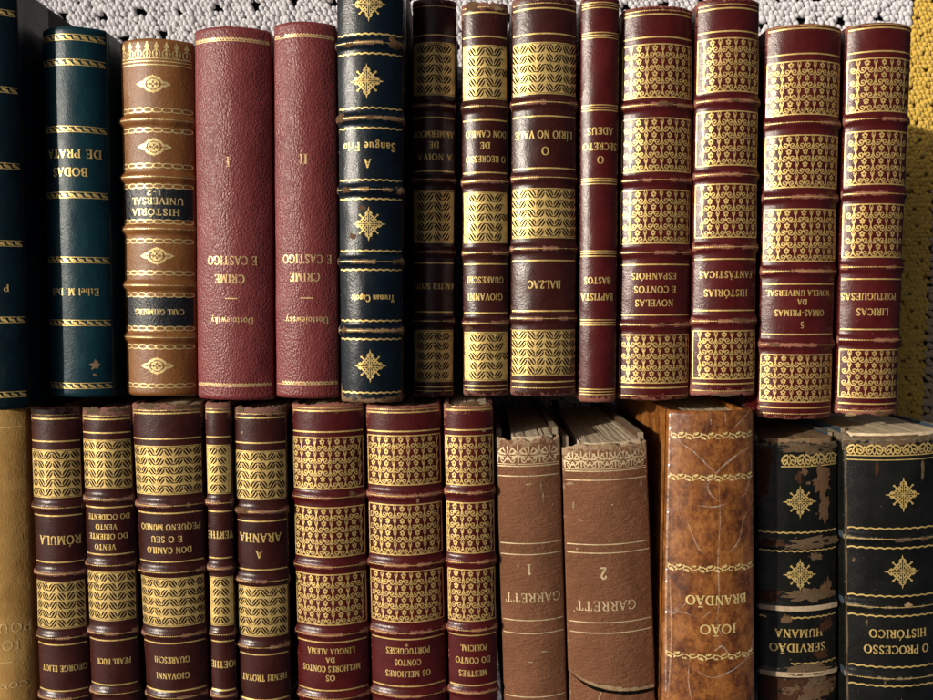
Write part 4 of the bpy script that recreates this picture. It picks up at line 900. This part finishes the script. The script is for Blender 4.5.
b = Book('leather_book', 'black leather book at the right edge with scuffed joint, titled O PROCESSO HISTÓRICO', 'black', 440, 843, 945, 700, 845, 944, 434, 775, .134, LOW, cover='cl_blue', bands=(538.5, 606.5, 677.5), bh=.0014, wear=(1.6, .6), fray=(.0018, .0005), length=.19, square=-.0004, ragged=True, ext=.0030, phi=.5, blockmat='paper_cream', blockz=.1335)
b.scrolls(445, 455, x0=849); b.rule(460, w=1.0); b.wave(529, 548.5, 596.5, 616.5, 667.5, 686.5, lam=8.5); b.bead(538.5, 606.5, 677.5); b.star(902, 495, 18); b.star(901, 572, 18); b.star(900, 716, 18)
b.text('HISTÓRICO', 634, 8.6, 58, x=898); b.text('O PROCESSO', 650, 8.6, 66, x=897)
for i, (x, y, rx, ry, m_) in enumerate(((895, 440, 50, 5.5, 9), (844, 470, 1.6, 32, 9), (844, 540, 1.5, 42, 9), (844, 620, 1.4, 42, 9), (844, 685, 1.5, 28, 9), (877, 468, 1.5, 8, 3), (922, 470, 1.5, 12, 9), (905, 605, 4, 2, 4), (868, 623, 1.2, 3, 9), (884, 682, 1, 4, 9), (900, 540, 9, 2, 9), (922, 540, 6, 2, 2), (857, 562, 1.2, 2.5, 9))):
    b.patch(x, y, rx, ry, m_, seed=i + 31, h=.00007 if i == 0 else .00014)
for b in BOOKS: b.finish()

# =================================================================== crocheted blanket and the floor under it
def stitch_mesh():
    nu, nv = 7, 5; V = []
    for j in range(nv + 1):
        th = PI * j / nv
        for i in range(nu):
            a = 2 * PI * i / nu
            x = math.sin(th) * math.cos(a); z = math.sin(th) * math.sin(a); y = -math.cos(th)
            V.append((x * .52 + .14 * y * y, y * .74, z * .56 - .10 * y * y))
    Fc = [(j * nu + i, j * nu + (i + 1) % nu, (j + 1) * nu + (i + 1) % nu, (j + 1) * nu + i) for j in range(nv) for i in range(nu)]
    return np.array(V), np.array(Fc)
SV, SF = stitch_mesh()
def stitches(name, pts, size, mat, parent, seed, tilt=.6):
    r = np.random.RandomState(seed); n = len(pts); P = np.array(pts)
    a = tilt + r.normal(0, .16, n); sc = size * (1 + r.normal(0, .09, n))
    V = SV[None] * sc[:, None, None]; ca, sa = np.cos(a)[:, None], np.sin(a)[:, None]
    X = V[..., 0] * ca - V[..., 1] * sa; Y = V[..., 0] * sa + V[..., 1] * ca
    tz = r.normal(0, .25, n)[:, None]
    V = np.stack([X + P[:, :1], Y + P[:, 1:2], V[..., 2] + Y * tz + P[:, 2:3]], -1)
    V[..., 2] = np.minimum(V[..., 2], -.00012)
    Fc = (SF[None] + (np.arange(n) * len(SV))[:, None, None]).reshape(-1, 4)
    me = bpy.data.meshes.new(name); V = V.reshape(-1, 3)
    me.vertices.add(len(V)); me.vertices.foreach_set('co', V.astype(np.float32).ravel())
    me.loops.add(Fc.size); me.loops.foreach_set('vertex_index', Fc.astype(np.int32).ravel())
    me.polygons.add(len(Fc)); me.polygons.foreach_set('loop_start', np.arange(0, Fc.size, 4, dtype=np.int32)); me.polygons.foreach_set('loop_total', np.full(len(Fc), 4, dtype=np.int32))
    me.polygons.foreach_set('use_smooth', np.ones(len(Fc), dtype=bool)); me.update(calc_edges=True); me.validate()
    me.materials.append(mat); return link(name, me, parent)
def yarn(name, col, col2):
    n = N(name)
    n.set(Base_Color=n.mix(n.noise(260, 5, .7), col2, col), Roughness=.9, Specular_IOR_Level=.15, Sheen_Weight=.3,
          Normal=n.bump(n.noise(1, 3, .6, n.mapping((2600, 900, 1800))), .7, .0008))
    return n.m
bl = bpy.data.objects.new('crocheted_blanket', None); C.objects.link(bl)
bl['label'] = 'white crocheted blanket with a yellow border spread under all the books'; bl['category'] = 'blanket'
zb = -.003
eL0, eL1 = at(913, 0, zb), at(880, 350, zb); eR0, eR1 = at(941, 0, zb), at(921, 425, zb)
def xl(y): return eL0[0] + (eL1[0] - eL0[0]) * (y - eL0[1]) / (eL1[1] - eL0[1])
def xr(y): return eR0[0] + (eR1[0] - eR0[0]) * (y - eR0[1]) / (eR1[1] - eR0[1])
white, yellow, coarse = [], [], []
rp, cp = .0037, .0039
y = -.33; j = 0
while y < .345:
    fine = y > .12
    if fine: rp, cp = .0033, .0036
    x = -.44 + (cp / 2 if j % 2 else 0); i = 0
    while x < .36:
        jx, jy = random.gauss(0, .0004), random.gauss(0, .0004)
        zz = -.0026 + random.gauss(0, .0003) - .0004 * math.sin(x * 260 + y * 60)
        if x < xl(y) - .001:
            # openwork: pairs of missing stitches in a staggered lattice
            u = (x + y * .12) / .027; w = (y - x * .06) / .0172; row = math.floor(w); uu = u + (.5 if row % 2 else 0)
            hole = abs((uu % 1) - .5) * .027 < .0026 and abs((w % 1) - .5) * .0172 < .0032
            if not hole: (white if fine else coarse).append((x + jx, y + jy, zz))
        x += cp; i += 1
    y += rp; j += 1
yj = 0; y = -.33
while y < .345:
    x = xl(y) + .0012 + (.0016 if yj % 2 else 0); i = 0
    while x < xr(y):
        if not (yj % 4 == 0 and (i + yj // 4) % 4 == 1): yellow.append((x + random.gauss(0, .00025), y + random.gauss(0, .00025), -.0029 + random.gauss(0, .0002)))
        x += .0032; i += 1
    y += .0030; yj += 1
YW = yarn('cream white yarn', (.78, .77, .80), (.60, .59, .63))
stitches('white_crochet', coarse, .0042, YW, bl, 4)
stitches('white_crochet', white, .0041, YW, bl, 1)
stitches('yellow_border', yellow, .0036, yarn('mustard yellow yarn', (.76, .52, .10), (.62, .40, .055)), bl, 2)
sc = []
y = -.33
while y < .345:
    for k in range(7):
        a = -PI / 2 + PI * k / 6; sc.append((xr(y) + .0035 + .0052 * math.cos(a), y + .0058 * math.sin(a), -.0030))
    sc.append((xr(y) + .0035, y, -.003)); sc.append((xr(y) + .0015, y + .0055, -.003))
    y += .0115
yy = np.linspace(-.33, .345, 60)
bk = [(q, y, -.0058) for y in yy for q in (xl(y) + .002, xr(y) + .001)]
mesh_np('border_lining', bk, [(2 * i, 2 * i + 1, 2 * i + 3, 2 * i + 2) for i in range(59)], [yarn('yellow lining yarn', (.55, .37, .06), (.40, .25, .03))], parent=bl)
stitches('scalloped_edge', sc, .0042, yarn('beige yarn', (.56, .44, .29), (.42, .32, .20)), bl, 3)

def floor():
    n = N('dark blue black cloth floor')
    n.set(Base_Color=n.mix(n.noise(40, 5), (.006, .006, .012), (.012, .012, .022)), Roughness=.85, Normal=n.bump(n.noise(900, 3), .4, .001))
    V = [(-3, -3, -.0066), (3, -3, -.0066), (3, 3, -.0066), (-3, 3, -.0066)]
    o = mesh_np('floor', V, [(0, 1, 2, 3)], [n.m], smooth=False); o['kind'] = 'structure'; o['label'] = 'dark blue black floor under the blanket'
floor()

# =================================================================== light
EL = math.radians(38); d = Vector((1.0, -.25, 0)).normalized()
sd = Vector((d.x * math.cos(EL), d.y * math.cos(EL), -math.sin(EL)))
sun_d = bpy.data.lights.new('sun', 'SUN'); sun_d.energy = 4.6; sun_d.angle = math.radians(1.2); sun_d.color = (1.0, .91, .77)
sun = bpy.data.objects.new('sun', sun_d); C.objects.link(sun); sun.rotation_euler = sd.to_track_quat('-Z', 'Y').to_euler(); sun.location = (-1, .3, 1.2)
w = bpy.data.worlds.new('World'); bpy.context.scene.world = w; w.use_nodes = True
nt = w.node_tree; bg = nt.nodes['Background']; sky = nt.nodes.new('ShaderNodeTexSky'); sky.sky_type = 'NISHITA'; sky.sun_disc = False
sky.air_density = .25; sky.dust_density = 7.0; sky.ozone_density = 0.0; sky.sun_elevation = EL; sky.sun_rotation = math.atan2(-d.x, -d.y); nt.links.new(sky.outputs[0], bg.inputs[0]); bg.inputs[1].default_value = .07
vs = bpy.context.scene.view_settings; vs.view_transform = 'Standard'; vs.look = 'None'; vs.exposure = -.32; vs.gamma = 1

# neighbours must not share space
if __name__ == '__main__' and False: pass
import os
if os.environ.get('CHECK_BOOKS'):
    for a, c in zip(BOOKS, BOOKS[1:]):
        g = []
        for t in (-.9, .9):
            v = t * a.L / 2; Pa = a.ctr + a.ax * v + a.nrm * a.half(v)
            vc = float(np.dot(Pa - c.ctr, c.ax)); Pc = c.ctr + c.ax * vc - c.nrm * c.half(vc); g.append(round(1000 * float(np.dot(Pc - Pa, a.nrm)), 1))
        print('GAP', a.root['label'][-30:], g)
